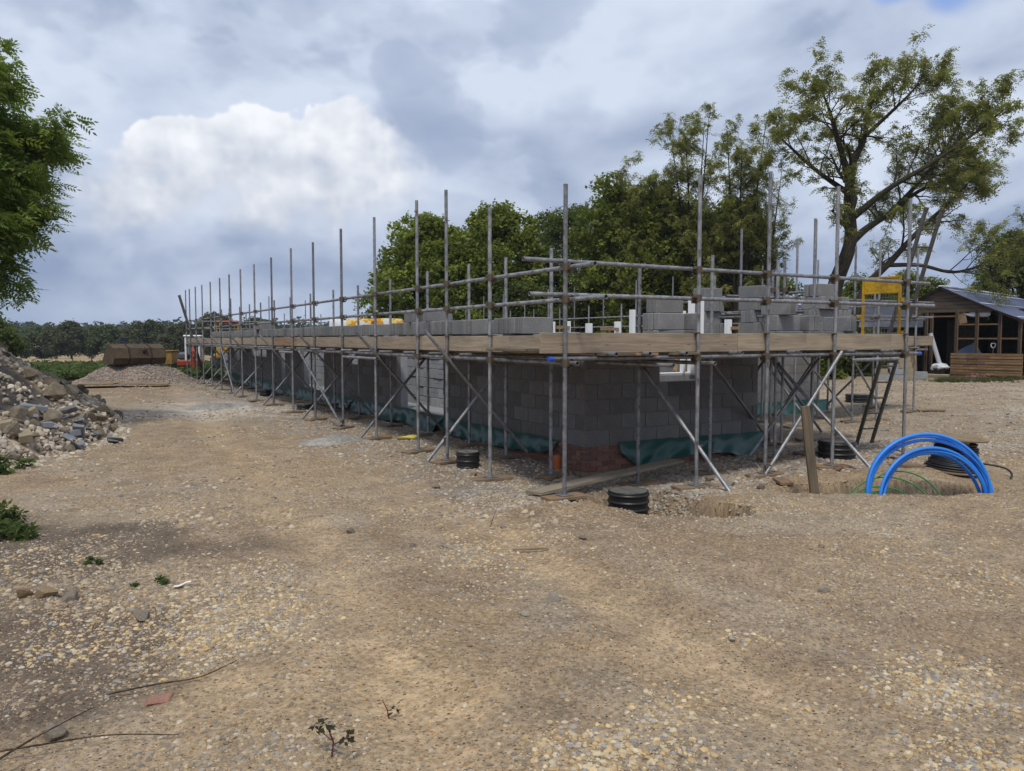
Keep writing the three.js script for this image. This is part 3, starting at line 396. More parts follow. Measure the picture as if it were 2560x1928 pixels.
// pale inner leaf seen through the openings, its blocks uneven and not pointed yet
{
  const r = rngOf(88); let n = 0; const rest = [], core = [];
  for (const [l0, l1] of [[6.45, 29.8]]) core.push(at(cbox(l1 - l0, 1.75, 0.06, 0), 2.96, 0.975, -(l0 + l1) / 2, Math.PI / 2));
  const inner = obj('inner_wall', join(core), M.mortar, building); inner.userData.label = 'pale inner wall of uneven blocks seen through the openings';
  for (let y = 0.1; y < 1.84;) {
    const rowH = 0.215;
    for (let l = 6.5; l < 29.6;) {
      let w = pick(r, [0.44, 0.22, 0.33, 0.1, 0.44]); const hh = r() < 0.3 ? rowH * 0.48 : rowH, px = 2.9 - r() * 0.035; const g = blockGeo(w, hh, 0.1, n % 3);
      const seen = (l > 6.8 && l < 12.2) || (l > 15.6 && l < 20.2);
      const put = (yy) => { if (seen && n < 230) { n++; const m = obj('rough_block', g, pick(r, M.paleBlock), inner); m.position.set(px, yy, -(l + w / 2)); m.rotation.y = Math.PI / 2 + (r() - 0.5) * 0.02; } else rest.push(at(g, px, yy, -(l + w / 2), Math.PI / 2)); };
      put(y + hh / 2); if (hh < rowH) put(y + hh * 1.55); l += w + 0.008 + 0.012 * r();
    }
    y += rowH + 0.012;
  }
  const m = obj('rough_blockwork', join(rest), M.paleBlock[0], inner); m.userData.kind = 'stuff';
}
// cross walls inside the wing and the floor slab
{
  const slab = obj('floor_slab', join([at(cbox(10.05, 0.16, 23.4, 0.01), 6.9, 0.03, -18.15), at(cbox(3.25, 0.16, 4.0, 0.01), 3.5, 0.029, -4.35)]), M.paleBlock[1], building); slab.userData.label = 'grey concrete floor slab';
  const part = obj('cross_wall', at(cbox(2.75, 1.72, 0.1, 0.006), 3.22, 0.98, -6.36), M.paleBlock[0], building); part.userData.label = 'pale cross wall seen through the end window';
  // door and window jambs: cavity closers in pale board
  for (const [a, b, y0, y1] of OPEN_L.slice(0, 5)) for (const s of [a - 0.02, b + 0.02]) { const h = Math.min(1.72, y1) - Math.max(y0, 0.12); const m = obj('cavity_closer', cbox(0.17, h, 0.03, 0.003), M.paleBlock[2], building); m.position.set(1.75 + 0.1 + 0.09, Math.max(y0, 0.12) + h / 2, -s + (s < (a + b) / 2 ? -0.005 : 0.005)); }
  for (const s of [WIN[0] - 0.02, WIN[1] + 0.02]) { const m = obj('cavity_closer', cbox(0.03, 0.68, 0.17, 0.003), M.paleBlock[2], building); m.position.set(s, 1.4, -(2.1 + 0.19)); }
  const sill = obj('window_board', cbox(WIN[1] - WIN[0] - 0.02, 0.045, 0.2, 0.004), M.foam, building); sill.position.set((WIN[0] + WIN[1]) / 2, 1.15, -2.33); sill.userData.label = 'white board lying on the window sill';
  const stay = obj('timber_strut', barGeo([3.25, 1.18, -2.45], [3.05, 1.55, -2.9], 0.05, 0.03), M.newTimber, building); stay.userData.label = 'new timber strut inside the window';
  obj('timber_strut', barGeo([3.75, 1.18, -2.45], [3.98, 1.6, -2.6], 0.05, 0.03), M.newTimber, building);
}
// brick plinth below the blocks: bricks one by one at the near corner, joined further along
{
  const r = rngOf(55), core = obj('plinth', join([at(cbox(3.5, 0.62, 0.088, 0), 3.5, -0.16, -2.152), at(cbox(27.8, 0.62, 0.088, 0), 1.802, -0.16, -16.1, Math.PI / 2), at(cbox(6.75, 0.62, 0.088, 0), 8.67, -0.16, -6.352)]), std({ color: col(0.52, 0.46, 0.39), roughness: 1, map: rep(concreteTex, 3) }), building); core.userData.label = 'red brick plinth below the blockwork';
  const bg = new Map(), geo = (w, v) => { const k = w.toFixed(3) + v; if (!bg.has(k)) bg.set(k, cbox(Number(w.toFixed(3)), 0.065, 0.1, 0.004, 0.004, 7 + v)); return bg.get(k); };
  const rest = []; let n = 0;
  const run = (axis, p, a0, a1, lim, cols) => { for (let c = 0; c < cols; c++) { const y = Y0 - 0.0375 - c * 0.075; let x = a0, w = c % 2 ? 0.1025 : 0.215; while (x < a1 - 0.03) { const ww = Math.min(w, a1 - x), v = Math.floor(r() * 3), g = geo(ww, v), P = axis === 'r' ? [x + ww / 2, y, -(p + 0.05 + (r() - 0.5) * 0.006), 0] : [p + 0.05 + (r() - 0.5) * 0.006, y, -(x + ww / 2), Math.PI / 2]; const mat = c === cols - 1 ? M.tanBrick : pick(r, M.brick); if (x < lim && n < 270) { n++; const m = obj('brick', g, mat, core); m.position.set(P[0], P[1], P[2]); m.rotation.y = P[3]; } else rest.push(at(g, ...P)); x += ww + 0.01; w = 0.215; } } };
  run('r', 2.09, 1.74, 5.26, 9, 6); run('l', 1.74, 2.2, 3.6, 9, 6); run('l', 1.74, 3.6, 29.9, 0, 5); run('r', 6.29, 5.3, 12.05, 0, 6);
  const m = obj('brickwork', join(rest), M.brick[0], core); m.userData.kind = 'stuff';
  const foot = [cbox(0.44, 0.215, 0.1, 0.006, 0.004, 3)]; for (let k = 0; k < 4; k++) { const b = obj('footing_block', foot[0], M.tanBrick, core); b.position.set(1.98 + k * 0.45, -0.42, -2.13); b.userData.label = 'buff footing block below the bricks'; }
}
// green damp-proof film hanging over the plinth
function filmStrip(axis, p, a0, a1, seed, top = 0.18) {
  const N = Math.ceil((a1 - a0) * 22), K = 9, pos = [], id = [], r0 = seed * 13.7;
  for (let i = 0; i <= N; i++) { const x = a0 + ((a1 - a0) * i) / N; const drop = 0.3 + 0.16 * (n2(x * 0.8, r0) - 0.4) + 0.05 * (n2(x * 4, r0 + 3) - 0.5);
    const endPull = Math.min(1, (x - a0) / 0.35, (a1 - x) / 0.25);
    for (let k = 0; k <= K; k++) { const t = k / K, w = 0.05 * (fbm2(x * 3.2 + r0, t * 3, 3) - 0.45) * (0.25 + t) + 0.016 * Math.sin(x * 13 + t * 4 + r0) * t + 0.11 * t * t * (0.4 + n2(x * 0.7, r0 + 9)), y = top + 0.03 * (n2(x * 2.5, r0 + 1) - 0.5) - t * drop * (0.45 + 0.55 * endPull) + 0.012 * (n2(x * 6, t * 5 + r0) - 0.5), o = 0.018 + Math.max(0.004, w); axis === 'l' ? pos.push(p - o, y, -x) : pos.push(x, y, -(p - o)); } }
  for (let i = 0; i < N; i++) for (let k = 0; k < K; k++) { const q = i * (K + 1) + k; id.push(q, q + 1, q + K + 1, q + 1, q + K + 2, q + K + 1); }
  const g = new THREE.BufferGeometry(); g.setAttribute('position', new THREE.Float32BufferAttribute(pos, 3)); g.setIndex(id); g.computeVertexNormals(); return g;
}
function filmThing(label, geos) { const t = thing('damp_proof_film', label, 'plastic film', SITE, TH, 'green film along the building foot'); geos.forEach((g) => obj('sheet', g, M.film, t)); return t; }
filmThing('green plastic film hanging over the bricks of the short end wall', [filmStrip('r', 2.09, 2.35, 5.33, 1)]);
filmThing('green plastic film along the foot of the long wall by the near corner', [filmStrip('l', 1.74, 2.75, 6.9, 2)]);
filmThing('green plastic film crossing the first wide opening of the long wall', [filmStrip('l', 1.74, 6.85, 12.4, 3, 0.2)]);
filmThing('green plastic film along the far half of the long wall', [filmStrip('l', 1.74, 12.3, 29, 4, 0.22)]);
filmThing('crumpled green plastic film at the foot of the set-back wall', [filmStrip('r', 6.28, 8.2, 12.3, 5, 0.17)]);
// orange drain pipe end beside the corner
{ const t = thing('drain_pipe', 'short orange drain pipe standing by the brick corner', 'pipe', site(2.45, 1.5, -0.24).toArray(), 0); const p = new THREE.Mesh(lathe([[0.045, 0], [0.055, 0], [0.055, 0.16], [0.062, 0.165], [0.062, 0.24], [0.05, 0.245], [0.05, 0.05]], 20), M.orangePipe); p.name = 'pipe'; t.add(p); }

// white foam cavity formers with timber spreaders above the openings
function former(label, list, bars) { const t = thing('opening_former', label, 'wall former', SITE, TH, 'white formers above the wall openings'); list.forEach(([l, r, y0, y1, w]) => { const m = obj('foam_post', cbox(w ?? 0.05, y1 - y0, 0.09, 0.003), M.foam, t); m.position.set(r, (y0 + y1) / 2, -l); }); bars.forEach(([a, b]) => obj('timber_spreader', barGeo(loc(...a).toArray(), loc(...b).toArray(), 0.05, 0.04), M.newTimber, t)); return t; }
former('white foam former posts with timber piece over the end window', [[2.25, 2.72, 1.15, 2.14, 0.05], [2.25, 3.73, 1.15, 2.14, 0.035], [2.25, 3.9, 1.15, 2.31, 0.065], [2.25, 4.1, 1.15, 2.31, 0.055]], [[[2.2, 3.66, 2.03], [2.2, 3.9, 2.03]], [[2.2, 3.88, 2.02], [2.2, 3.9, 1.86]]]);
former('short white foam former post with timber block right of the window', [[2.3, 4.75, 1.15, 2.02, 0.085]], [[[2.24, 4.76, 1.88], [2.24, 4.92, 1.88]]]);
former('pair of short white foam posts with timber near the corner pole', [[3.2, 1.9, 1.15, 1.97, 0.06], [3.2, 2.19, 1.15, 1.98, 0.06]], [[[3.14, 1.95, 1.88], [3.14, 2.18, 1.88]]]);
former('white foam post with long timber spreader behind the corner toe board', [[3.0, 3.02, 1.15, 1.98, 0.07], [3.2, 2.6, 1.15, 1.95, 0.08]], [[[2.95, 2.65, 1.86], [2.95, 3.0, 1.86]]]);
former('narrow white foam post at the wall by the grey blocks', [[4.6, 1.9, 1.15, 2.0, 0.07]], [[[4.55, 1.88, 1.8], [4.75, 1.88, 1.8]]]);
// ---------------------------------------------------------------- scaffold: one clamped frame of tubes, couplers and boards
const scaffold = thing('scaffold', 'galvanised tube scaffold with timber deck wrapped round the block building', 'scaffold', SITE, TH);
const sr = rngOf(909);
const zinc = () => pick(sr, M.zinc);
const couplerGeo = (() => { // two bands at right angles with bolts
  const band = (ax) => { const g = new THREE.CylinderGeometry(0.0315, 0.0315, 0.05, 10, 1, true); if (ax) g.rotateZ(Math.PI / 2); return g; };
  return join([at(band(0), 0, 0, 0), at(band(1), 0, 0, 0.055), cbox(0.05, 0.05, 0.03, 0.006).translate(0, 0, 0.028), at(cbox(0.018, 0.02, 0.07, 0.003), 0.04, 0.008, 0.01), at(cbox(0.07, 0.018, 0.018, 0.003), 0.005, -0.034, 0.05), at(new THREE.CylinderGeometry(0.011, 0.011, 0.03, 6), 0.042, 0.0, 0.045, 0, Math.PI / 2)]);
})();
const swivelGeo = join([cbox(0.075, 0.055, 0.055, 0.012), at(new THREE.CylinderGeometry(0.032, 0.032, 0.05, 10), 0, 0, 0), at(cbox(0.02, 0.075, 0.02, 0.004), 0.035, 0.0, 0.02), at(cbox(0.09, 0.02, 0.02, 0.004), 0, 0.025, 0.03)]);
const clipGeo = join([at(new THREE.CylinderGeometry(0.03, 0.03, 0.022, 10), 0, 0, 0), at(cbox(0.012, 0.03, 0.1, 0.003), 0.03, 0, 0.05), at(cbox(0.05, 0.014, 0.03, 0.003), 0.035, 0.004, -0.004)]);
const soles = [];
function pole(l, r, y0, y1, joints = [], face = 'l', plate = true) {
  const m = bar('standard', loc(l, r, y0), loc(l, r, y1), zinc(), scaffold), mid = (y0 + y1) / 2; m.rotation.y += sr() * 6;
  if (plate) { const p = obj('base_plate', cbox(0.15, 0.008, 0.15, 0.002), M.zinc[1], m); p.position.y = y0 - mid + 0.004; p.rotation.y = -m.rotation.y; }
  const inv = -m.rotation.y;
  for (const y of joints) { const c = obj('coupler', couplerGeo, M.coupler, m); c.scale.set(1.5, 1.5, 1.15); c.position.y = y - mid; c.rotation.y = inv + (face === 'l' ? Math.PI / 2 : Math.PI) + (sr() - 0.5) * 0.2; }
  return m;
}
const RL = { top: 2.48, mid: 2.13, led: 1.44 }, RF = { top: 2.535, mid: 2.195, led: 1.485 };
const outerL = [0, 1.72, 3.01, 4.06, 5.92, 7.78, 9.72, 11.58, 13.58, 15.65, 17.58, 19.42, 21.15, 23.1, 25.05, 26.75, 28.45, 29.6];
const innerL = [1.8, 3.04, 4.25, 5.9, 7.73, 9.69, 11.5, 13.5, 15.58, 17.55, 19.45, 21.2, 22.92, 25, 26.7, 28.4];
const foot = (l, r) => { const p = site(l, r); return hGround(p.x, -p.z); };
outerL.forEach((l, i) => { const top = i < 2 ? 3.36 : 3.8 + (sr() - 0.5) * 0.06, y = foot(l, 0) + 0.045; pole(l, 0, y, top, [RL.top, RL.mid, RL.led], 'l'); soles.push([l, 0, y - 0.045, 0, i]); if (i) { const c = obj('board_clip', clipGeo, M.coupler, scaffold); c.position.copy(loc(l, 0.004, 1.742)); c.rotation.y = Math.PI / 2; } });
innerL.forEach((l, i) => { const y = foot(l, 0.98) + 0.045; pole(l, 0.98, y, 2.9 + (sr() - 0.5) * 0.03, [RL.led], 'l'); soles.push([l, 0.98, y - 0.045, 1, i]); });
const outerF = [1.93, 3.12, 4.43, 6.02], topF = [3.65, 3.82, 3.76, 3.74], innerF = [1.82, 3.1, 4.4, 5.2], topFi = [2.62, 2.86, 2.86, 3.5];
outerF.forEach((r, i) => { const y = foot(0, r) + 0.045; pole(0, r, y, topF[i], [RF.top, RF.mid, RF.led], 'r'); soles.push([0, r, y - 0.045, 2, i]); const c = obj('board_clip', clipGeo, M.coupler, scaffold); c.position.copy(loc(0.004, r, 1.772)); c.rotation.y = Math.PI; });
innerF.forEach((r, i) => { const y = foot(0.98, r) + 0.045; pole(0.98, r, y, topFi[i], [RF.led], 'r'); soles.push([0.98, r, y - 0.045, 3, i]); });
// side of the wing, the second wing and the far sides
const others = [[2.45, 7.0, 3.85, 1], [4.2, 7.0, 3.88, 1], [2.5, 6.0, 2.9, 1], [2.35, 6.12, 3.05, 0], [3.9, 6.0, 2.9, 1], [4.2, 8.62, 3.78, 1], [4.2, 10.5, 3.75, 1], [4.2, 11.35, 3.9, 1], [4.2, 12.75, 3.92, 1], [5.2, 8.75, 2.9, 1], [5.2, 10.6, 2.9, 1], [5.3, 12.75, 2.9, 1], [7.0, 12.75, 3.8, 0], [8.9, 12.75, 3.8, 0], [5.9, 11.85, 3.3, 0]];
others.forEach(([l, r, top, b], i) => { const y = foot(l, r) + 0.045; pole(l, r, y, top, [2.55, 2.2, 1.48], i < 5 ? 'l' : 'r'); if (b) soles.push([l, r, y - 0.045, 4, i]); });
for (let l = 10.8, i = 0; l < 31; l += 1.9, i++) { pole(l, 12.75, foot(l, 12.75), i % 3 ? 3.75 : 3.2, [2.5, 2.15], 'l', false); pole(l - 0.4, 11.8, foot(l, 11.8), 2.9, [], 'l', false); }
for (let r = 2.2, i = 0; r < 12; r += 1.75, i++) { pole(31.4, r, foot(31.4, r), i % 2 ? 3.75 : 3.6, [2.5, 2.15], 'r', false); pole(30.5, r + 0.5, foot(30.5, r), 2.9, [], 'r', false); }
// rails, ledgers and transoms
const T = (name, l0, r0, y0, l1, r1, y1) => bar(name, loc(l0, r0, y0), loc(l1, r1, y1), zinc(), scaffold);
const runL = (name, r, y, cuts, dr = 0.0) => { for (let i = 0; i < cuts.length - 1; i++) T(name, cuts[i] - (i ? 0.25 : 0), r + (i % 2) * dr, y + (i % 2) * 0.004, cuts[i + 1], r + (i % 2) * dr, y + 0.006 * (sr() - 0.5)); };
runL('guard_rail', 0.055, RL.top, [-0.47, 5.2, 11.1, 17.0, 23.2, 29.9], 0.0);
runL('guard_rail', 0.055, RL.mid, [-0.66, 4.9, 10.9, 16.6, 22.6, 30.2], 0.0);
runL('ledger', 0.055, RL.led, [-0.16, 5.6, 11.6, 17.2, 23.3, 29.8], 0.0);
runL('ledger', 1.035, RL.led, [1.3, 6.9, 12.9, 18.9, 24.9, 29.5], 0.0);
T('ledger', 7.55, -0.055, 1.365, 5.7, -0.055, 1.365); T('ledger', 12.6, -0.055, 1.39, 11.3, -0.055, 1.39);
T('guard_rail', 0.055, -0.5, RF.top + 0.01, 0.055, 6.62, RF.top); T('guard_rail', 0.055, -0.42, RF.mid - 0.015, 0.055, 6.75, RF.mid + 0.01);
T('ledger', 0.055, -0.15, RF.led, 0.055, 3.25, RF.led); T('ledger', 0.055, 3.0, RF.led + 0.002, 0.055, 6.42, RF.led);
T('ledger', 1.035, 0.4, RF.led, 1.035, 5.6, RF.led); T('ledger', -0.06, 4.7, 1.41, -0.06, 5.75, 1.42);
for (const [r, s] of [[-0.15, -1], [6.42, 1]]) { const c = obj('end_cap', at(new THREE.CylinderGeometry(0.028, 0.028, 0.06, 14), 0, 0, 0, 0, 0, Math.PI / 2), M.blueCap, scaffold); c.position.copy(loc(0.055, r, RF.led)); c.userData.label = 'blue plastic cap on the ledger end'; }
for (const y of [2.55, 2.2]) { T('guard_rail', 4.2, 6.6, y, 4.2, 13.4, y + 0.02); T('guard_rail', 2.2, 6.95, y, 4.8, 6.95, y); T('guard_rail', 3.95, 12.7, y - 0.04, 12, 12.7, y - 0.04); T('guard_rail', 11.6, 12.7, y - 0.05, 31.6, 12.7, y - 0.05); T('guard_rail', 31.4, 0.5, y - 0.03, 31.4, 12.9, y - 0.03); }
T('guard_rail', 2.4, 5.95, 2.42, 5.2, 5.95, 2.42); T('guard_rail', 2.4, 5.95, 2.1, 5.2, 5.95, 2.1);
T('ledger', 4.25, 6.5, 1.45, 4.25, 13.3, 1.45); T('ledger', 5.2, 6.5, 1.45, 5.2, 13.0, 1.45); T('ledger', 1.3, 6.05, 1.45, 4.6, 6.05, 1.45); T('ledger', 1.3, 7.05, 1.45, 4.6, 7.05, 1.45);
for (let l = 1.35, i = 0; l < 29.8; l += 0.92 + 0.2 * sr(), i++) { T('transom', l, -0.13 - 0.06 * sr(), 1.489, l, 1.7, 1.489); }
for (const r of [0.55, 1.05, 1.62, 2.5, 3.55, 4.65, 5.5]) T('transom', -0.13 - 0.08 * sr(), r, 1.534, 2.0, r, 1.534);
for (const r of [7.4, 8.4, 9.5, 10.6, 11.7, 12.6]) T('transom', 4.0, r, 1.497, 5.6, r, 1.497);
T('transom', -0.28, 1.3, 1.40, 1.2, 1.3, 1.40); T('transom', -0.2, 2.02, 1.41, 1.2, 2.02, 1.41);
// ledger (cross) bracing from pole to pole and long face braces; each foot runs past its pole
const swivel = (l, r, y) => { const c = obj('swivel_coupler', swivelGeo, M.coupler, scaffold); c.position.copy(loc(l, r, y)); c.rotation.y = sr() * 3; };
[3.01, 5.92, 9.72, 13.58, 17.58, 21.15, 23.1, 25.05].forEach((l, i) => {
  T('brace', l - 0.05, -0.36, 1.82, l - 0.05, 1.3, 0.0); swivel(l - 0.03, 0, 1.41); swivel(l - 0.03, 0.98, 0.34);
  T('brace', l + 0.06, 1.02, 1.42, l + 0.06, -0.28, -0.03); swivel(l + 0.03, 0, 0.27); swivel(l + 0.03, 0.98, 1.38);
});
T('brace', 10.85, -0.06, 1.47, 7.7, -0.06, 0.02); swivel(7.78, -0.03, 0.1); T('brace', 20.9, -0.06, 1.47, 18.6, -0.06, 0.0);
T('brace', 1.1, 1.88, 1.45, -0.56, 1.98, -0.13); swivel(0, 1.95, 0.37); swivel(0.98, 1.85, 1.33);
T('brace', 1.1, 4.4, 1.45, -0.6, 4.5, -0.05); swivel(0, 4.47, 0.4); swivel(0.98, 4.43, 1.33);
T('brace', -0.06, 4.5, 1.53, -0.06, 3.06, -0.04); swivel(-0.03, 4.43, 1.47); swivel(-0.03, 3.12, 0.05);
T('brace', 2.5, 5.94, 1.4, 2.5, 7.35, 0.0); T('brace', 2.4, 7.06, 1.4, 2.4, 5.7, 0.0); T('brace', 1.1, 3.2, 1.4, 2.6, 6.1, -0.1); T('brace', 2.5, 5.9, 1.42, 3.9, 6.1, -0.05); T('brace', 0.95, 5.3, 1.4, 1.0, 3.9, 0.0);
T('brace', 4.26, 10.45, 1.4, 4.26, 11.6, 0.1); T('brace', 4.2, 11.45, 1.4, 5.6, 11.45, 0.1); T('brace', 4.14, 8.7, 1.4, 4.14, 10.4, 0.0); T('brace', 5.2, 8.6, 1.4, 4.0, 8.8, 0.0);
// toe boards: stand on edge behind the poles
function board(name, a, b, w, t, mat, y, onEdge) { const d = V(...b).sub(V(...a)), L = Math.hypot(d.x, d.z), g = onEdge ? cbox(L, w, t, 0.004) : cbox(L, t, w, 0.004), m = obj(name, g, mat, scaffold); m.position.set((a[0] + b[0]) / 2, y, (a[2] + b[2]) / 2); m.rotation.y = Math.atan2(-d.z, d.x); const uo = sr(), u = g.getAttribute('uv'); for (let i = 0; i < u.count; i++) { u.setXY(i, u.getX(i) + uo * 3, u.getY(i) + uo * 5); } return m; }
{
  const ends = [0.12, 3.95, 5.75, 9.65, 11.3, 13.5, 17.3, 21.2, 25.1, 29.7];
  for (let i = 0; i < ends.length - 1; i++) { const red = i === 4, m = board('toe_board', loc(ends[i], 0.047, 0).toArray(), loc(ends[i + 1] - 0.006, 0.047, 0).toArray(), 0.205, 0.036, red ? M.toe[3] : M.toe[i % 3], 1.64 + (sr() - 0.5) * 0.006, true); if (red) m.userData.label = 'reddish toe board among pale ones'; }
  board('toe_board', loc(0.047, -0.29, 0).toArray(), loc(0.047, 2.62, 0).toArray(), 0.225, 0.036, M.toe[1], 1.657, true);
  board('toe_board', loc(0.049, 2.63, 0).toArray(), loc(0.049, 6.12, 0).toArray(), 0.225, 0.036, M.toe[0], 1.662, true);
  board('toe_board', loc(4.247, 6.7, 0).toArray(), loc(4.247, 10.2, 0).toArray(), 0.225, 0.036, M.toe[2], 1.66, true); board('toe_board', loc(4.247, 10.2, 0).toArray(), loc(4.247, 13.5, 0).toArray(), 0.225, 0.036, M.toe[1], 1.66, true);
  for (let l = 6; l < 31; l += 3.9) board('toe_board', loc(l, 12.7, 0).toArray(), loc(l + 3.88, 12.7, 0).toArray(), 0.22, 0.036, M.toe[1], 1.65, true);
  for (let j = 0; j < 7; j++) for (let l = 1.1 + (j % 2) * -0.0, i = 0; l < 29; l += 3.9, i++) board('deck_board', loc(l, 0.185 + j * 0.23, 0).toArray(), loc(Math.min(l + 3.88, 29.7), 0.185 + j * 0.23, 0).toArray(), 0.222, 0.036, M.plank[(i + j) % 3], 1.532, false);
  for (let j = 0; j < 9; j++) for (const [a, b] of [[j < 6 ? -0.26 + 0.1 * sr() : 1.02, 3.0], [3.02, j < 6 ? 6.05 + 0.2 * sr() : 5.4]]) board('deck_board', loc(j < 8 ? 0.18 + j * 0.23 : 1.975, a, 0).toArray(), loc(j < 8 ? 0.18 + j * 0.23 : 1.975, b, 0).toArray(), j < 8 ? 0.222 : 0.12, 0.036, M.plank[(j + (a > 1 ? 1 : 0)) % 3], 1.577, false);
  for (let j = 0; j < 5; j++) { board('deck_board', loc(1.5, 6.15 + j * 0.23 - 0.2, 0).toArray(), loc(4.3, 6.15 + j * 0.23 - 0.2, 0).toArray(), 0.222, 0.036, M.plank[j % 3], 1.54, false); for (const [a, b] of [[7.2, 10.2], [10.22, 13.2]]) board('deck_board', loc(4.4 + j * 0.23, a, 0).toArray(), loc(4.4 + j * 0.23, b, 0).toArray(), 0.222, 0.036, M.plank[j % 3], 1.54, false); }
  // short packing pieces under the front deck by the corner
  for (const [l, r, w, m] of [[0.02, 0.45, 0.5, M.plank[1]], [0.03, 0.95, 0.34, M.newTimber], [0.02, 1.5, 0.42, M.plank[0]]]) board('packing_piece', loc(l, r, 0).toArray(), loc(l, r + w, 0).toArray(), 0.12, 0.03, m, 1.5255, false);
}
// sole boards under the poles: each lies loose on the ground
soles.forEach(([l, r, y, row, i]) => {
  const b = obj('sole_board', cbox(0.46 + 0.12 * sr(), 0.038, 0.215, 0.005), pick(sr, M.sole), scene); b.position.copy(site(l, r, y + 0.022)); b.rotation.y = TH + (row < 2 ? 0.35 : -0.15) + (sr() - 0.5) * 0.7;
  const lab = [`timber sole board under the ${ORD[i]} outer pole of the long side`, `timber sole board under the ${ORD[i]} inner pole of the long side`, `timber sole board under the ${ORD[i + 1]} outer pole along the short end`, `timber sole board under the ${ORD[i]} inner pole along the short end`, `timber sole board under the ${ORD[i]} pole beyond the near wing`][row];
  tag(b, i === 0 && row === 0 ? 'orange-ended timber sole board under the near corner pole' : lab, 'sole board', 'sole boards under the scaffold poles');
});

// ---------------------------------------------------------------- ladders
function ladder(label, a, b, w, side, mat, n) { // a, b: foot and top centre; side: unit vector across
  const t = thing('ladder', label, 'ladder', a.toArray(), 0, 'ladders leaning on the scaffold'), d = b.clone().sub(a);
  for (const s of [-1, 1]) { const m = obj('stile', cbox(0.032, d.length(), 0.07, 0.006), mat, t); m.position.copy(d).multiplyScalar(0.5).addScaledVector(side, s * w / 2); const y = d.clone().normalize(), x = side.clone().addScaledVector(y, -side.dot(y)).normalize(), z = x.clone().cross(y); m.quaternion.setFromRotationMatrix(new THREE.Matrix4().makeBasis(x, y, z)); const f = obj('end_cap', cbox(0.042, 0.05, 0.08, 0.006), M.coupler, m); f.position.y = d.length() / 2 + 0.02; }
  for (let k = 1; k <= n; k++) { const c = d.clone().multiplyScalar(k / (n + 1)), m = obj('rung', new THREE.CylinderGeometry(0.014, 0.014, w, 8), mat, t); m.position.copy(c); m.quaternion.setFromUnitVectors(UPY, side); }
  return t;
}
{ const m = std({ color: col(0.25, 0.245, 0.235), metalness: 0.5, roughness: 0.55, map: rep(dirtTex, 2) });
  const f = site(1.25, 6.85), g = hGround(f.x, -f.z); ladder('weathered aluminium ladder leaning at the end of the front deck', V(f.x, g + 0.01, f.z), site(0.02, 6.62, 3.62), 0.27, V(0.985, 0, -0.17).normalize(), m, 13);
  const e = V(-13.6, 0, -34.6); ladder('grey ladder leaning at the far end of the long scaffold', V(e.x, hGround(e.x, -e.z), e.z), V(-14.35, 3.55, -33.9), 0.3, V(0.5, 0, 0.87), m, 12); }

// ---------------------------------------------------------------- yellow swing gate at the ladder opening
{ const t = thing('scaffold_gate', 'yellow steel safety gate with wire mesh at the deck end', 'gate', site(0.3, 6.28, 1.6).toArray(), TH + Math.PI / 2);
  const w = 0.62, h = 1.06, P = (a, b, tt = 0.035, d = 0.035) => barGeo([a[0], a[1], 0], [b[0], b[1], 0], tt, d);
  obj('frame', join([P([0, 0], [0, h]), P([w, 0], [w, h]), at(cbox(w - 0.035, 0.09, 0.022, 0.004), w / 2, 0.05, 0), at(cbox(w - 0.035, 0.035, 0.03, 0.004), w / 2, 0.115, 0), at(cbox(w - 0.035, 0.03, 0.034, 0.004), w / 2, h - 0.015, 0)]), M.yellow, t);
  obj('top_panel', at(cbox(w - 0.035, 0.2, 0.012, 0.003), w / 2, h - 0.13, 0), M.yellow, t); obj('mid_bar', at(cbox(w - 0.035, 0.03, 0.03, 0.004), w / 2, h - 0.245, 0), M.yellow, t);
  const wire = []; for (let k = 1; k < 13; k++) wire.push(at(new THREE.CylinderGeometry(0.0022, 0.0022, 0.68, 5), k * w / 13, 0.47, 0)); for (let k = 1; k < 10; k++) wire.push(at(new THREE.CylinderGeometry(0.0022, 0.0022, w, 5), w / 2, 0.13 + k * 0.068, 0.004, 0, 0, Math.PI / 2)); obj('wire_mesh', join(wire), M.zinc[1], t);
  for (const y of [0.2, 0.7]) { const hg = obj('hinge', join([at(new THREE.CylinderGeometry(0.026, 0.026, 0.05, 10), 0, 0, 0), at(cbox(0.06, 0.035, 0.03, 0.004), 0.03, 0, 0)]), M.yellow, t); hg.position.set(-0.045, y, 0); }
  const lt = obj('latch', cbox(0.1, 0.05, 0.03, 0.006), M.yellow, t); lt.position.set(w + 0.05, 0.45, 0); }

// ---------------------------------------------------------------- loose concrete blocks stacked on the decks, each a thing of its own
const deckRng = rngOf(1212), BG = [0, 1, 2].map((k) => cbox(0.44, 0.215, 0.1, 0.009, 0.006, 80 + k));
function looseBlock(l, r, y, along, label, group) { const b = obj('concrete_block', pick(deckRng, BG), pick(deckRng, M.block), scene); b.position.copy(site(l, r, y + 0.1085)); b.rotation.y = TH + (along ? Math.PI / 2 : 0) + (deckRng() - 0.5) * 0.09; return tag(b, label, 'concrete block', group); }
const G1 = 'loose blocks on the long deck', DL = 1.5505, DF = 1.5955;
const TENS = ['', '', 'twenty', 'thirty', 'forty'], ordw = (n) => (n < 20 ? ORD[n] : (n + 1) % 10 ? `${TENS[Math.floor((n + 1) / 10)]}-${ORD[(n + 1) % 10 - 1]}` : ['', '', 'twentieth', 'thirtieth', 'fortieth'][(n + 1) / 10]);
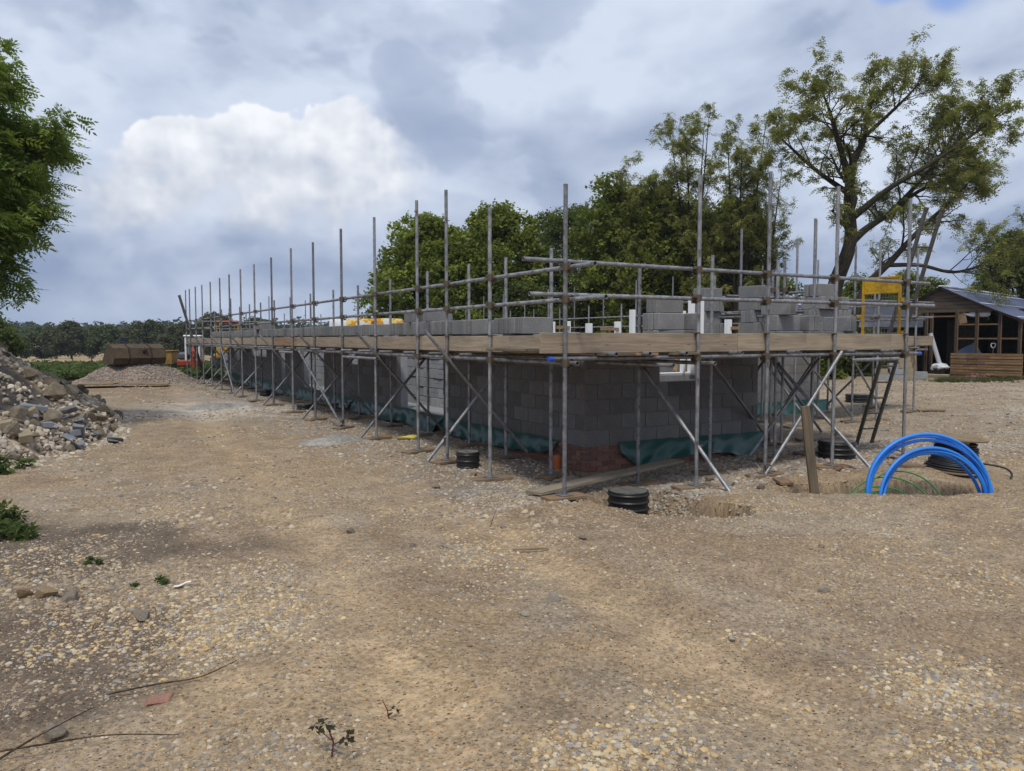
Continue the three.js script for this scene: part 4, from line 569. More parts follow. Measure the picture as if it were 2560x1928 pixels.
// long deck: pairs of blocks laid lengthwise below, a row of blocks on edge above, ends outwards
const farHeap = [];
[[1.5, 2.55], [2.65, 6.3], [6.95, 7.85], [8.15, 11.2], [11.25, 14.2], [14.6, 18.5], [18.75, 21], [21.5, 25.8]].forEach(([a, b], q) => {
  const heap = `${ORD[q]} heap on the long deck`; let nb = 0, nt = 0; const put = (l, r, y, along, lab) => { if (q < 6) looseBlock(l, r, y, along, lab, G1); else farHeap.push(at(BG[(nb + nt) % 3], r, y + 0.1085, -l, along ? Math.PI / 2 : 0)); };
  for (let l = a + 0.22; l < b - 0.1; l += 0.452) put(l, 0.6, DL, true, `grey block laid lengthwise, ${ordw(nb++)} of bottom row, ${heap}`);
  for (let l = a + 0.06; l < b - 0.05;) { if (deckRng() < 0.13 && l + 0.44 < b) { put(l + 0.22, 0.52, DL + 0.217, true, `grey block long side out, ${ordw(nt++)} of top row, ${heap}`); l += 0.452; } else { put(l + 0.05, 0.62 + (deckRng() - 0.5) * 0.06, DL + 0.217, false, `grey block end outwards, ${ordw(nt++)} of top row, ${heap}`); l += 0.109 + (deckRng() < 0.13 ? 0.05 + 0.22 * deckRng() : 0); } }
});
{ const m = obj('far_block_heap', join(farHeap), M.block[0], scene); m.position.set(...SITE); m.rotation.y = TH; tag(m, 'far rows of grey blocks along the end of the long deck', 'concrete blocks', null, 'stuff'); }
looseBlock(5.55, 0.52, DL + 0.434, true, 'single grey block on top of the second heap, outer one', G1); looseBlock(5.55, 0.7, DL + 0.434, true, 'single grey block on top of the second heap, inner one', G1); looseBlock(4.6, 0.6, DL + 0.434, false, 'grey block set crosswise on top of the second heap', G1);
for (let l = 16.9, k = 0; l < 17.9; l += 0.107, k++) looseBlock(l, 0.62, DL + 0.434, false, `grey block raised on the sixth heap, ${ordw(k)} from the near end`, G1);
// front deck and wing deck stacks
function stack(l, r, y, layers, label, group) { layers.forEach((k, j) => { const yy = y + j * 0.217, [n, along, dl, dr] = k; for (let i = 0; i < n; i++) { const lab = `grey block, ${ORD[j]} layer up, ${ORD[i]} across, ${label}`; along ? looseBlock(l + (dl ?? 0), r + (dr ?? 0) + (i - (n - 1) / 2) * 0.107, yy, true, lab, group) : looseBlock(l + (dl ?? 0) + (i - (n - 1) / 2) * 0.107, r + (dr ?? 0), yy, false, lab, group); } }); }
const G2 = 'block stacks on the front deck', G3 = 'block stacks on the wing side deck';
stack(0.62, 1.92, DF, [[3, 0], [3, 0], [2, 0, 0, 0.02]], 'low stack left of the formers', G2); stack(0.62, 2.26, DF, [[1, 1], [1, 1]], 'end of the low stack', G2);
stack(0.5, 3.98, DF, [[3, 0], [2, 0], [2, 1, 0, -0.1]], 'front stack left of third pole', G2); stack(0.5, 4.36, DF, [[2, 1], [2, 1]], 'front stack at third pole', G2); stack(0.6, 5.3, DF, [[3, 0], [2, 1]], 'low stack left of yellow gate', G2);
stack(3.85, 5.78, 1.5585, [[3, 0], [4, 1], [3, 0], [4, 1], [3, 0]], 'tall left wing stack', G3);
stack(2.95, 6.08, 1.5585, [[3, 0], [4, 1], [3, 0], [4, 1], [4, 1]], 'tall middle wing stack', G3);
stack(2.05, 6.66, 1.5585, [[3, 0], [4, 1], [3, 0], [4, 1], [3, 0]], 'nearest wing stack', G3); stack(2.05, 7.06, 1.5585, [[3, 1], [2, 1], [3, 1], [2, 1]], 'end of nearest wing stack', G3);
// extra boards that carry the wing stacks
for (let j = 0; j < 4; j++) board('deck_board', loc(1.6, 7.1 + j * 0.0 + 0.0 + j * 0.23 - 0.2, 0).toArray(), loc(4.3, 7.1 + j * 0.23 - 0.2, 0).toArray(), 0.222, 0.036, M.plank[j % 3], 1.5395 + 0.0005, false);
for (let j = 0; j < 2; j++) board('deck_board', loc(2.4, 5.48 + j * 0.23, 0).toArray(), loc(4.3, 5.48 + j * 0.23, 0).toArray(), 0.222, 0.036, M.plank[j % 3], 1.54, false);
// ---------------------------------------------------------------- black inspection chambers with ribbed walls and grid lids
function chamber(label, X, Z, yTop, R, H, turn = 0.4) {
  const t = thing('inspection_chamber', label, 'chamber', [X, yTop - H, -Z], turn, 'black drain inspection chambers'); const pr = [[R * 0.985, 0]]; const n = Math.max(2, Math.round(H / 0.085));
  for (let k = 0; k < n; k++) { const y = (k + 0.5) * H / n; pr.push([R * 0.97, y - 0.022], [R * 0.97, y - 0.012], [R * 1.03, y - 0.009], [R * 1.03, y + 0.009], [R * 0.97, y + 0.012], [R * 0.97, y + 0.022]); } pr.push([R * 0.99, H - 0.012], [R * 0.97, H], [R * 0.9, H - 0.004]);
  obj('shaft', lathe(pr, 40), M.black, t); const lid = obj('lid', lathe([[0, H - 0.01], [R * 0.93, H - 0.01], [R * 0.95, H - 0.014]], 40), M.lid, t);
  const bars = []; for (let k = -5; k <= 5; k++) { const c = k * R / 5.8, w = 2 * Math.sqrt(Math.max(0.001, (R * 0.92) ** 2 - c * c)); bars.push(at(cbox(w, 0.012, R * 0.05, 0.002), 0, H - 0.004, c), at(cbox(R * 0.05, 0.012, w, 0.002), c, H - 0.0035, 0)); }
  obj('grid', join(bars), M.lid, lid); return t;
}
chamber('tall black ribbed drain chamber standing in the dug hole', 1.36, 9.05, -0.06, 0.238, 0.5);
chamber('low black drain chamber behind the third outer pole of the long side', -0.62, 10.9, 0.13, 0.165, 0.26, 0.2);
chamber('wide low black drain chamber midway along the long side', -5.16, 19.4, 0.09, 0.2, 0.24);
chamber('black drain chamber below the far half of the long scaffold', -7.55, 23.9, 0.16, 0.17, 0.27);
chamber('small black drain chamber at the far end of the long scaffold', -13.25, 32.8, 0.12, 0.17, 0.25);
chamber('black drain chamber behind the timber stake', 4.85, 11.6, 0.19, 0.27, 0.3, 0.7);
chamber('flat black drain chamber at the set-back wing', 9.3, 21.0, 0.22, 0.3, 0.22);

// ---------------------------------------------------------------- plank over the hole, stake, boards and timber scraps
function lying(name, label, cat, a, b, w, t, mat, roll = 0, group) { const A = V(...a), B = V(...b), d = B.clone().sub(A), m = obj(name, cbox(d.length(), t, w, Math.min(0.004, t / 4)), mat, scene); m.position.copy(A).addScaledVector(d, 0.5); const x = d.clone().normalize(), z = x.clone().cross(UPY).normalize(), y = z.clone().cross(x); m.quaternion.setFromRotationMatrix(new THREE.Matrix4().makeBasis(x, y, z)); m.rotateX(roll); return tag(m, label, cat, group); }
lying('scaffold_board', 'long grey scaffold board laid across the hole by the brick corner', 'board', [0.24, -0.03, -8.72], [2.42, -0.07, -11.35], 0.225, 0.038, std({ color: col(0.50, 0.45, 0.37), roughness: 0.9, map: rep(woodTex, 0.5, 1.6) }));
lying('timber_stake', 'weathered timber stake standing askew beside the blue pipes', 'stake', [3.47, -0.12, -8.86], [3.33, 0.94, -8.86], 0.042, 0.1, M.plank[1]);
lying('timber_board', 'grey board lying inside the long wall foot by the midway chamber', 'board', [-6.55, -0.02, -22.3], [-4.6, 0.0, -20.3], 0.2, 0.04, M.sole[1]);
lying('timber_sheet', 'plywood sheet lying flat at the gravel heap', 'board', [-16.1, 0.06, -28.2], [-14.3, 0.1, -28.4], 1.1, 0.05, M.ply); lying('timber_sheet', 'second plywood sheet lying flat nearer the scaffold', 'board', [-14.25, 0.1, -28.4], [-12.7, 0.05, -28.9], 1.0, 0.04, M.ply);
{ const sr2 = rngOf(66); [[6.62, 12.0, 0.4, 'pale board end under the ladder'], [5.15, 10.1, 0.42, 'board offcut behind the blue pipes'], [7.1, 12.9, 0.5, 'flat board offcut behind the ladder feet'], [9.9, 18.4, 0.6, 'pale slab leaning by the far corner pole'], [3.35, 9.6, 0.45, 'timber offcut left of the stake'], [4.3, 10.4, 0.35, 'timber offcut between stake and chamber'], [0.15, 6.25, 0.3, 'split stick lying before the corner pole']].forEach(([X, Z, w, lab]) => { const a = sr2() * 3, h = hGround(X, Z) + 0.025; lying('timber_offcut', lab, 'wood', [X - Math.cos(a) * w / 2, h, -Z - Math.sin(a) * w / 2], [X + Math.cos(a) * w / 2, h + 0.01, -Z + Math.sin(a) * w / 2], w > 0.3 ? 0.16 : 0.02, w > 0.3 ? 0.035 : 0.014, pick(sr2, M.sole)); }); }

// ---------------------------------------------------------------- blue and green pipe loops and the cable drum
function loops(name, label, mat, list, rad) { const t = thing(name, label, 'pipe', [0, 0, 0]); list.forEach(([cx, cy, cz, R, ry, tilt, sq]) => { const P = new Pipes(), path = []; for (let k = 0; k <= 64; k++) { const a = (k / 64) * 2 * Math.PI; const v = V(Math.cos(a) * R * (sq ?? 1), Math.sin(a) * R, 0).applyEuler(new THREE.Euler(tilt, ry, 0, 'YXZ')); path.push(V(cx + v.x, cy + v.y, -cz + v.z)); } P.add(path, rad, 10, false); obj('loop', P.geo(), mat, t); }); return t; }
loops('blue_pipe_coil', 'coil of bright blue water pipe rising in an arch from the trench', M.bluePipe, [[4.84, -0.09, 8.98, 0.69, 0.02, -0.14, 1.05], [4.85, -0.1, 9.03, 0.685, 0.06, -0.19, 1.06], [4.86, -0.115, 9.07, 0.68, 0.1, -0.12, 1.05], [4.87, -0.14, 8.99, 0.67, -0.02, -0.2, 1.06], [4.9, -0.2, 8.97, 0.64, 0.1, -0.16, 1.04], [4.92, -0.225, 9.03, 0.62, 0.03, -0.1, 1.03], [4.94, -0.24, 9.07, 0.605, 0.13, -0.2, 1.03]], 0.0195);
loops('green_pipe_coil', 'thin green duct looped low in the trench before the blue pipe', M.greenPipe, [[4.55, -0.3, 8.98, 0.47, 0.1, -0.3, 1.1], [4.38, -0.37, 8.97, 0.47, -0.1, -0.25, 1.1], [4.28, -0.43, 8.95, 0.42, 0.05, -0.2, 1.2], [4.26, -0.46, 8.93, 0.38, 0.15, -0.25, 1.2], [4.3, -0.48, 9.0, 0.4, 0.2, -0.2, 1.1]], 0.0085);
{ const X = 5.72, Z = 10.05, h = hGround(X, Z) + 0.03, t = thing('cable_drum', 'plywood drum wound with black cable behind the blue pipe', 'cable drum', [X, h, -Z], 0.3); t.rotation.set(0.05, 0.3, -0.05);
  const disc = lathe([[0, 0.012], [0.36, 0.012], [0.365, 0.006], [0.365, -0.006], [0.36, -0.012], [0, -0.012]], 40); obj('flange', disc, M.ply, t); const top = obj('flange', disc, M.ply, t); top.position.y = 0.42; obj('core', lathe([[0.15, 0.01], [0.15, 0.41]], 24), M.foam, t);
  const P = new Pipes(), path = [], r = rngOf(9); const N = 17 * 26; for (let k = 0; k <= N; k++) { const a = (k / 26) * 2 * Math.PI, u = k / N, R = 0.2 + 0.07 * (1 - u) + 0.045 * n2(k * 0.05, 3); path.push(V(Math.cos(a) * R, 0.03 + 0.33 * u + 0.012 * n2(k * 0.11, 8), Math.sin(a) * R)); } P.add(path, 0.0135, 7); const wound = []; for (let k = 0; k < 5; k++) { const q = []; for (let s = 0; s <= 30; s++) { const a = s / 30 * 6.283; q.push(V(Math.cos(a) * (0.33 - k * 0.025 + 0.02 * n2(s * 0.3, k)), 0.03 + k * 0.027, Math.sin(a) * (0.33 - k * 0.025))); } P.add(q, 0.0135, 7); }
  const tail = []; for (let k = 0; k <= 20; k++) { const u = k / 20; tail.push(V(0.3 + 0.2 * Math.sin(u * 2.6), 0.1 + 0.05 * Math.sin(u * 3) - 0.16 * u, 0.1 + 0.62 * u - 0.25 * u * u)); } P.add(tail, 0.0135, 7); obj('cable', P.geo(), M.cable, t); }

// ---------------------------------------------------------------- rubble heap on the left
const rubbleMats = [[0.56, 0.465, 0.345], [0.48, 0.39, 0.285], [0.62, 0.535, 0.415], [0.42, 0.34, 0.25], [0.53, 0.46, 0.375]].map((c) => std({ color: col(...c), roughness: 0.97, map: rep(dirtTex, 0.9), bumpMap: rep(dirtBump, 1.2), bumpScale: 0.02 }));
const slateMat = std({ color: col(0.33, 0.352, 0.39), roughness: 0.8, map: rep(concreteTex, 2) }), redMat = std({ color: col(0.36, 0.12, 0.065), roughness: 0.9, map: rep(dirtTex, 3) }), buffMat = std({ color: col(0.46, 0.38, 0.255), roughness: 0.95, map: rep(concreteTex, 3) });
const bigRocks = [31, 32, 33, 34, 35, 36, 37, 38].map((s) => rockGeo(s, 2, 16, 0.3)), slabRocks = [41, 42, 43].map((s) => { const g = rockGeo(s, 2, 9, 0.2); g.scale(1.3, 0.42, 0.9); return g; });
const heapUV = (X, Z) => { const a = X + 11.25, b = Z - 14.6; return [-0.43 * a + 0.9 * b, 0.9 * a + 0.43 * b]; }, heapXZ = (u, v) => [-11.25 - 0.43 * u + 0.9 * v, 14.6 + 0.9 * u + 0.43 * v];
const heapQ = (X, Z) => { const [u, v] = heapUV(X, Z); return Math.hypot(u / 6.8, v / 3.5); };
const heapH = (X, Z) => { const q = heapQ(X, Z); return 2.25 * Math.pow(Math.max(0, 1 - q), 0.82) * (0.85 + 0.3 * n2(X * 0.8, Z * 0.8)) + 0.3 * (fbm2(X * 2.2, Z * 2.2, 4) - 0.5) * sstep(1.1, 0.7, q); };
{
  const t = thing('rubble_heap', 'heap of broken pale concrete and stone rubble at the left', 'rubble heap', [0, 0, 0]);
  const xs = [], zs = []; for (let x = -16.5; x <= -5.4; x += 0.09) xs.push(x); for (let z = 7.6; z <= 21.4; z += 0.09) zs.push(z);
  const isDark = (X, Z) => Math.hypot((X + 8.6) / 1.25, (Z - 12.9) / 1.7) + 0.6 * (fbm2(X * 1.2 + 5, Z * 1.2, 4) - 0.5);
  const base = sheet(xs, zs, (X, Z) => (heapQ(X, Z) > 1.05 ? hGround(X, Z) - 0.1 : hGround(X, Z) - 0.06 + heapH(X, Z)), (X, Z) => { const dark = sstep(0.8, 0.45, isDark(X, Z)), e = 0.7 + 0.6 * fbm2(X * 5, Z * 5, 3); return [0.33, 0.27, 0.2].map((v, i) => mix(v, [0.058, 0.052, 0.05][i], dark) * e * 2.0); }, 2.2);
  const soil = obj('soil', base, std({ color: 0xffffff, vertexColors: true, roughness: 1, map: dirtTex, bumpMap: dirtBump, bumpScale: 0.02 }), t); soil.userData.label = 'dark tarry soil showing between the rubble';
  const r = rngOf(777); let n = 0; const small = [];
  const put = (X, Z, s, g, m, name, lab, sink = 0.25) => { const o = obj(name, g, m, t); o.position.set(X, hGround(X, Z) + heapH(X, Z) + s * (0.45 - sink), -Z); o.rotation.set((r() - 0.5) * 1.6, r() * 6.28, (r() - 0.5) * 1.6); o.scale.set(s * (0.8 + 0.5 * r()), s * (0.65 + 0.4 * r()), s * (0.8 + 0.4 * r())); if (lab) o.userData.label = lab; return o; };
  while (n < 275) { const [X, Z] = heapXZ(-6.7 + 12 * r(), 3.5 - 3.6 * r() ** 1.25); if (heapQ(X, Z) > 1.03) continue; const dark = isDark(X, Z) < 0.7; if (dark && r() < 0.88) continue; const s = 0.045 + 0.13 * r() ** 2; put(X, Z, s, pick(r, r() < 0.45 ? slabRocks : bigRocks), pick(r, rubbleMats), 'rubble_chunk'); n++; }
  for (let k = 0; k < 14000; k++) { const [X, Z] = heapXZ(-6.9 + 13 * r(), 3.7 - 4.6 * r() ** 1.1); if (heapQ(X, Z) > 1.1 || (isDark(X, Z) < 0.65 && r() < 0.75)) continue; const s = 0.012 + 0.06 * r() ** 2.4, m = new THREE.Matrix4().compose(V(X, hGround(X, Z) - 0.02 + heapH(X, Z), -Z), new THREE.Quaternion().setFromEuler(new THREE.Euler(r() * 3, r() * 6, r() * 3)), V(s, s * 0.8, s)), c = pick(r, [[0.5, 0.43, 0.335], [0.44, 0.37, 0.285], [0.56, 0.5, 0.41], [0.34, 0.29, 0.235], [0.4, 0.35, 0.29], [0.48, 0.40, 0.29], [0.33, 0.27, 0.2]]), w = 0.8 + 0.4 * r(); small.push([m, c.map((v) => v * w)]); }
  const im = new THREE.InstancedMesh(chunk[1], std({ color: 0xffffff, roughness: 0.95 }), small.length); small.forEach(([m, c], k) => { im.setMatrixAt(k, m); im.setColorAt(k, col(...c)); }); im.name = 'fine_rubble'; im.userData.kind = 'stuff'; t.add(im);
  for (const [X, Z, s] of [[-8.35, 14.2, 0.2], [-8.5, 15.0, 0.24], [-7.75, 12.2, 0.17], [-7.6, 12.9, 0.19]]) put(X, Z, s, pick(r, bigRocks), pick(r, rubbleMats.slice(0, 3)), 'boulder', 'large pale concrete boulder', 0.1);
  const sl = put(-8.5, 11.6, 0.5, slabRocks[0], rubbleMats[2], 'concrete_slab', 'broken flat concrete slab tilted on the heap'); sl.rotation.set(0.25, 0.6, -0.3); sl.scale.set(0.7, 0.45, 0.5);
  const sg = [cbox(0.3, 0.02, 0.22, 0.003, 0.03, 1), cbox(0.24, 0.02, 0.26, 0.003, 0.04, 2), cbox(0.36, 0.05, 0.2, 0.004, 0.03, 3), cbox(0.2, 0.12, 0.14, 0.006, 0.03, 4)];
  for (let k = 0; k < 20; k++) { const u = r() ** 0.7, X = -6.75 - 0.95 * u + (r() - 0.5) * 0.5, Z = 12.75 + (r() - 0.5) * 1.3 + u * 0.3; const o = obj('slate_piece', pick(r, sg), slateMat, t); o.position.set(X, hGround(X, Z) + Math.max(0, heapH(X, Z)) + 0.03 + 0.12 * r() * u, -Z); o.rotation.set((r() - 0.5) * 1.1, r() * 6, (r() - 0.5) * 1.1); o.scale.setScalar(0.4 + 0.75 * r()); if (!k) o.userData.label = 'blue-grey slate piece at the toe of the heap'; }
  const bk = cbox(0.215, 0.1, 0.14, 0.004, 0.006, 5); for (const [X, Z, ry, rz, m, lab] of [[-7.75, 12.5, 0.6, 0.4, buffMat, 'buff block tipped on the dark soil'], [-8.5, 12.4, 1, 0.2, buffMat], [-7.45, 11.4, 0.3, 0.1, buffMat], [-7.75, 11.3, 1.2, 0.15, buffMat], [-7.2, 11.5, 2.2, 0.1, buffMat], [-8.3, 11.9, 0.4, 0.3, redMat, 'red brick bit in the rubble'], [-9.9, 15.2, 1.4, 0.2, redMat]]) { const o = obj('broken_brick', bk, m, t); o.position.set(X, hGround(X, Z) + heapH(X, Z) + 0.06, -Z); o.rotation.set(0.2, ry, rz); o.scale.setScalar(m === redMat ? 0.75 : 1.2); if (lab) o.userData.label = lab; }
}
// grey soil heap behind it
function moundThing(name, label, cat, cx, cz, rx, rz, H, tone, seed, parent) {
  const xs = [], zs = []; for (let x = -1.15; x <= 1.151; x += 0.05) xs.push(cx + rx * x); for (let z = -1.15; z <= 1.151; z += 0.05) zs.push(cz + rz * z);
  const top = (X, Z) => { const q = Math.hypot((X - cx) / rx, (Z - cz) / rz); return H * sstep(1.02, 0.1, q) * (0.9 + 0.2 * n2(X + seed, Z)) + 0.14 * (fbm2(X * 1.7 + seed, Z * 1.7, 4) - 0.5) * sstep(1.05, 0.7, q); };
  const g = sheet(xs, zs, (X, Z) => { const q = Math.hypot((X - cx) / rx, (Z - cz) / rz); return hGround(X, Z) + (q > 1.05 ? -0.12 : top(X, Z) - 0.03); }, (X, Z) => { const e = 0.75 + 0.5 * fbm2(X * 4 + seed, Z * 4, 3); return tone.map((v) => v * e * 1.9); }, 2);
  const m = obj(name, g, std({ color: 0xffffff, vertexColors: true, roughness: 1, map: dirtTex, bumpMap: dirtBump, bumpScale: 0.02 }), scene); tag(m, label, cat, null, 'structure'); return top;
}
moundThing('soil_mound', 'bare grey-brown soil mound behind the rubble', 'mound', -18.9, 24.5, 4.3, 3.6, 1.8, [0.17, 0.145, 0.125], 3);
const gravelTop = moundThing('gravel_mound', 'low mound of crushed grey-brown gravel under the machine bucket', 'mound', -15.1, 31.4, 2.7, 2.4, 0.87, [0.25, 0.205, 0.17], 9);
{ const r = rngOf(515), L = []; for (let k = 0; k < 5200; k++) { const a = r() * 6.283, q = Math.sqrt(r()), X = -15.1 + 2.7 * q * Math.cos(a), Z = 31.4 + 2.4 * q * Math.sin(a); if (Z > 32.6) continue; const s = 0.015 + 0.04 * r() ** 2; L.push([new THREE.Matrix4().compose(V(X, hGround(X, Z) + gravelTop(X, Z) - 0.02, -Z), new THREE.Quaternion().setFromEuler(new THREE.Euler(r() * 3, r() * 6, r() * 3)), V(s, s * 0.8, s)), pick(r, [[0.3, 0.245, 0.2], [0.24, 0.2, 0.17], [0.38, 0.33, 0.28], [0.33, 0.22, 0.16], [0.2, 0.19, 0.19]])]); } const im = new THREE.InstancedMesh(chunk[0], std({ color: 0xffffff, roughness: 0.95 }), L.length); L.forEach(([m, c], k) => { im.setMatrixAt(k, m); im.setColorAt(k, col(...c)); }); im.name = 'mound_gravel'; tag(im, 'crushed gravel lying on the low mound', 'gravel', null, 'stuff'); scene.add(im); }

moundThing('ballast_heap', 'flat grey ballast spill beside the fifth outer pole of the long side', 'heap', -2.85, 13.1, 1.0, 0.6, 0.12, [0.3, 0.29, 0.275], 31); moundThing('ballast_heap', 'flat grey ballast spill beside the far half of the long side', 'heap', -7.3, 20.0, 1.3, 0.8, 0.14, [0.29, 0.28, 0.265], 37);
// ---------------------------------------------------------------- loader bucket on the gravel mound, dark blade behind it
{
  const m = std({ color: col(0.155, 0.112, 0.07), roughness: 0.85, metalness: 0.15, map: rep(dirtTex, 0.8), bumpMap: rep(dirtBump, 2), bumpScale: 0.006 }), dk = std({ color: col(0.06, 0.045, 0.034), roughness: 0.85, map: rep(dirtTex, 2) });
  const t = thing('loader_bucket', 'rusty brown loader bucket resting upside down on the gravel mound', 'machine bucket', [-15.05, 0.84, -31.2], 0.82);
  const W = 1.95, prof = [[-0.75, -0.1], [-0.1, 0.64], [0.08, 0.66], [0.5, 0.5], [0.62, 0.12], [0.46, -0.12]]; // side outline, z outwards
  const sh = new THREE.Shape(prof.map(([x, y]) => new THREE.Vector2(x, y))); const shell = []; for (let i = 0; i < prof.length - 1; i++) { const [x0, y0] = prof[i], [x1, y1] = prof[i + 1], L = Math.hypot(x1 - x0, y1 - y0); shell.push(at(cbox(W, L + 0.01, 0.03, 0.004), 0, (y0 + y1) / 2, (x0 + x1) / 2, 0, Math.atan2(x1 - x0, y1 - y0))); }
  obj('shell', join(shell), m, t); for (const s of [-1, 1]) { const e = obj('side_plate', new THREE.ExtrudeGeometry(sh, { depth: 0.025, bevelEnabled: false }).rotateY(-Math.PI / 2), m, t); e.position.x = s * (W / 2) + (s > 0 ? 0.02 : 0.005); }
  for (const x of [-0.42, 0.42]) { const rib = []; for (let i = 0; i < prof.length - 1; i++) { const [x0, y0] = prof[i], [x1, y1] = prof[i + 1]; rib.push(barGeo([x, y0 * 1.03, x0 * 1.04], [x, y1 * 1.03, x1 * 1.04], 0.05, 0.05)); } obj('rib', join(rib), dk, t); }
  obj('lug', join([at(cbox(0.05, 0.24, 0.16, 0.01), 0.18, 0.42, 0.6, 0, 0.5), at(cbox(0.05, 0.2, 0.1, 0.01), 0.1, 0.38, 0.58, 0, 0.5)]), m, t);
  const b = thing('plough_blade', 'dark curved steel blade standing behind the loader bucket', 'machine part', [-16.2, 0.55, -32.2], 0.3), P = []; for (let k = 0; k < 7; k++) P.push(at(cbox(0.28, 0.2, 0.045, 0.006), 0.2 * Math.sin(k * 0.2) , k * 0.19, -0.05 * k, 0, 0.25 * (k - 3) * 0.2, -0.15)); obj('blade', join(P), std({ color: col(0.035, 0.042, 0.06), roughness: 0.5, metalness: 0.4 }), b);
}

// ---------------------------------------------------------------- small orange excavator, yellow mixer and canopied dumper at the far end
{
  const org = std({ color: col(0.50, 0.075, 0.022), roughness: 0.45, map: rep(dirtTex, 1) }), wht = std({ color: col(0.72, 0.73, 0.74), roughness: 0.5 }), rub = std({ color: col(0.02, 0.02, 0.021), roughness: 0.8 }), glass = phy({ color: col(0.55, 0.62, 0.66), roughness: 0.06, transmission: 1, thickness: 0 }), gry = std({ color: col(0.07, 0.08, 0.1), roughness: 0.5 });
  const X = -15.35, Z = 37.3, t = thing('mini_excavator', 'small orange excavator with white cab frame behind the far scaffold end', 'excavator', [X, hGround(X, Z), -Z], 0.25); t.scale.setScalar(0.94);
  for (const s of [-0.5, 0.5]) { const tr = obj('track', join([cbox(0.28, 0.34, 1.2, 0.05), at(new THREE.CylinderGeometry(0.18, 0.18, 0.28, 18), 0, 0, 0.62, 0, 0, Math.PI / 2), at(new THREE.CylinderGeometry(0.18, 0.18, 0.28, 18), 0, 0, -0.62, 0, 0, Math.PI / 2)]), rub, t); tr.position.set(s, 0.19, 0); for (const z of [-0.6, 0, 0.6]) { const w = obj('roller', at(new THREE.CylinderGeometry(0.1, 0.1, 0.3, 12), 0, 0, z, 0, 0, Math.PI / 2), gry, tr); } }
  obj('body', join([at(cbox(1.1, 0.34, 1.25, 0.07), 0, 0.66, -0.05), at(cbox(1.15, 0.22, 0.5, 0.08), 0, 0.62, -0.6)]), org, t); obj('engine_cover', at(cbox(0.5, 0.42, 0.7, 0.12), -0.36, 1.0, -0.35), gry, t);
  const cf = []; for (const [x, z] of [[-0.12, 0.5], [0.5, 0.5], [-0.12, -0.42], [0.5, -0.42]]) cf.push(barGeo([x, 0.8, z], [x, 1.98, z], 0.09, 0.09)); obj('cab_frame', join(cf), wht, t); obj('cab_roof', at(cbox(0.86, 0.1, 1.1, 0.045), 0.19, 2.02, 0.04), wht, t); const gl = obj('windscreen', at(cbox(0.52, 1.05, 0.012, 0.002), 0.19, 1.42, 0.5), glass, t); obj('side_window', at(cbox(0.012, 0.8, 0.8, 0.002), 0.5, 1.45, 0.04), glass, t); obj('seat', join([at(cbox(0.42, 0.12, 0.4, 0.04), 0.19, 1.02, -0.05), at(cbox(0.42, 0.5, 0.12, 0.04), 0.19, 1.3, -0.25)]), rub, t);
  const boom = obj('boom', join([barGeo([0.25, 0.7, 0.62], [0.3, 1.5, 1.0], 0.17, 0.2, 0.03), barGeo([0.3, 1.48, 0.98], [0.36, 1.2, 1.55], 0.15, 0.17, 0.03)]), org, t); obj('arm', barGeo([0.36, 1.28, 1.5], [0.4, 0.3, 1.62], 0.13, 0.15, 0.02), org, t); obj('ram', join([barGeo([0.22, 0.95, 0.85], [0.27, 1.42, 1.1], 0.06, 0.06), barGeo([0.36, 1.5, 1.1], [0.38, 1.0, 1.68], 0.05, 0.05)]), gry, t);
  obj('bucket', join([at(cbox(0.4, 0.34, 0.04, 0.006), 0.4, 0.16, 1.52), at(cbox(0.4, 0.04, 0.34, 0.006), 0.4, 0.02, 1.7), at(cbox(0.03, 0.32, 0.34, 0.006), 0.21, 0.16, 1.68), at(cbox(0.03, 0.32, 0.34, 0.006), 0.59, 0.16, 1.68)]), gry, t); obj('blade', join([at(cbox(1.2, 0.26, 0.05, 0.01), 0, 0.2, 1.0), barGeo([-0.3, 0.25, 0.5], [-0.3, 0.22, 1.0], 0.08, 0.08), barGeo([0.3, 0.25, 0.5], [0.3, 0.22, 1.0], 0.08, 0.08)]), org, t);
  const yl = std({ color: col(0.50, 0.29, 0.055), roughness: 0.7, map: rep(dirtTex, 1.4) }), q = thing('yellow_bowser', 'faded yellow wheeled tank with a curled hose beside the excavator', 'trailer', [-17.1, hGround(-17.1, 38.6), -38.6], 0.2);
  obj('tank', at(cbox(0.9, 0.62, 1.3, 0.03), 0, 0.82, 0), yl, q); obj('lid', at(cbox(1.0, 0.05, 1.4, 0.02), 0.02, 1.16, 0, 0, 0, 0.04), yl, q); obj('chassis', join([barGeo([-0.4, 0.45, -0.6], [-0.4, 0.45, 1.1], 0.08, 0.08), barGeo([0.4, 0.45, -0.6], [0.4, 0.45, 1.1], 0.08, 0.08), barGeo([0.0, 0.0, 0.9], [0.0, 0.5, 0.9], 0.08, 0.08)]), rub, q); for (const s of [-0.52, 0.52]) obj('wheel', at(new THREE.CylinderGeometry(0.3, 0.3, 0.16, 20), s, 0.3, 0, 0, 0, Math.PI / 2), rub, q);
  { const P = new Pipes(), path = []; for (let k = 0; k <= 24; k++) { const a = k / 24 * 5.2; path.push(V(-0.55 + 0.28 * Math.cos(a + 1.2), 0.85 + 0.34 * Math.sin(a + 1.2), 0.68)); } P.add(path, 0.02, 6); obj('hose', P.geo(), rub, q); }
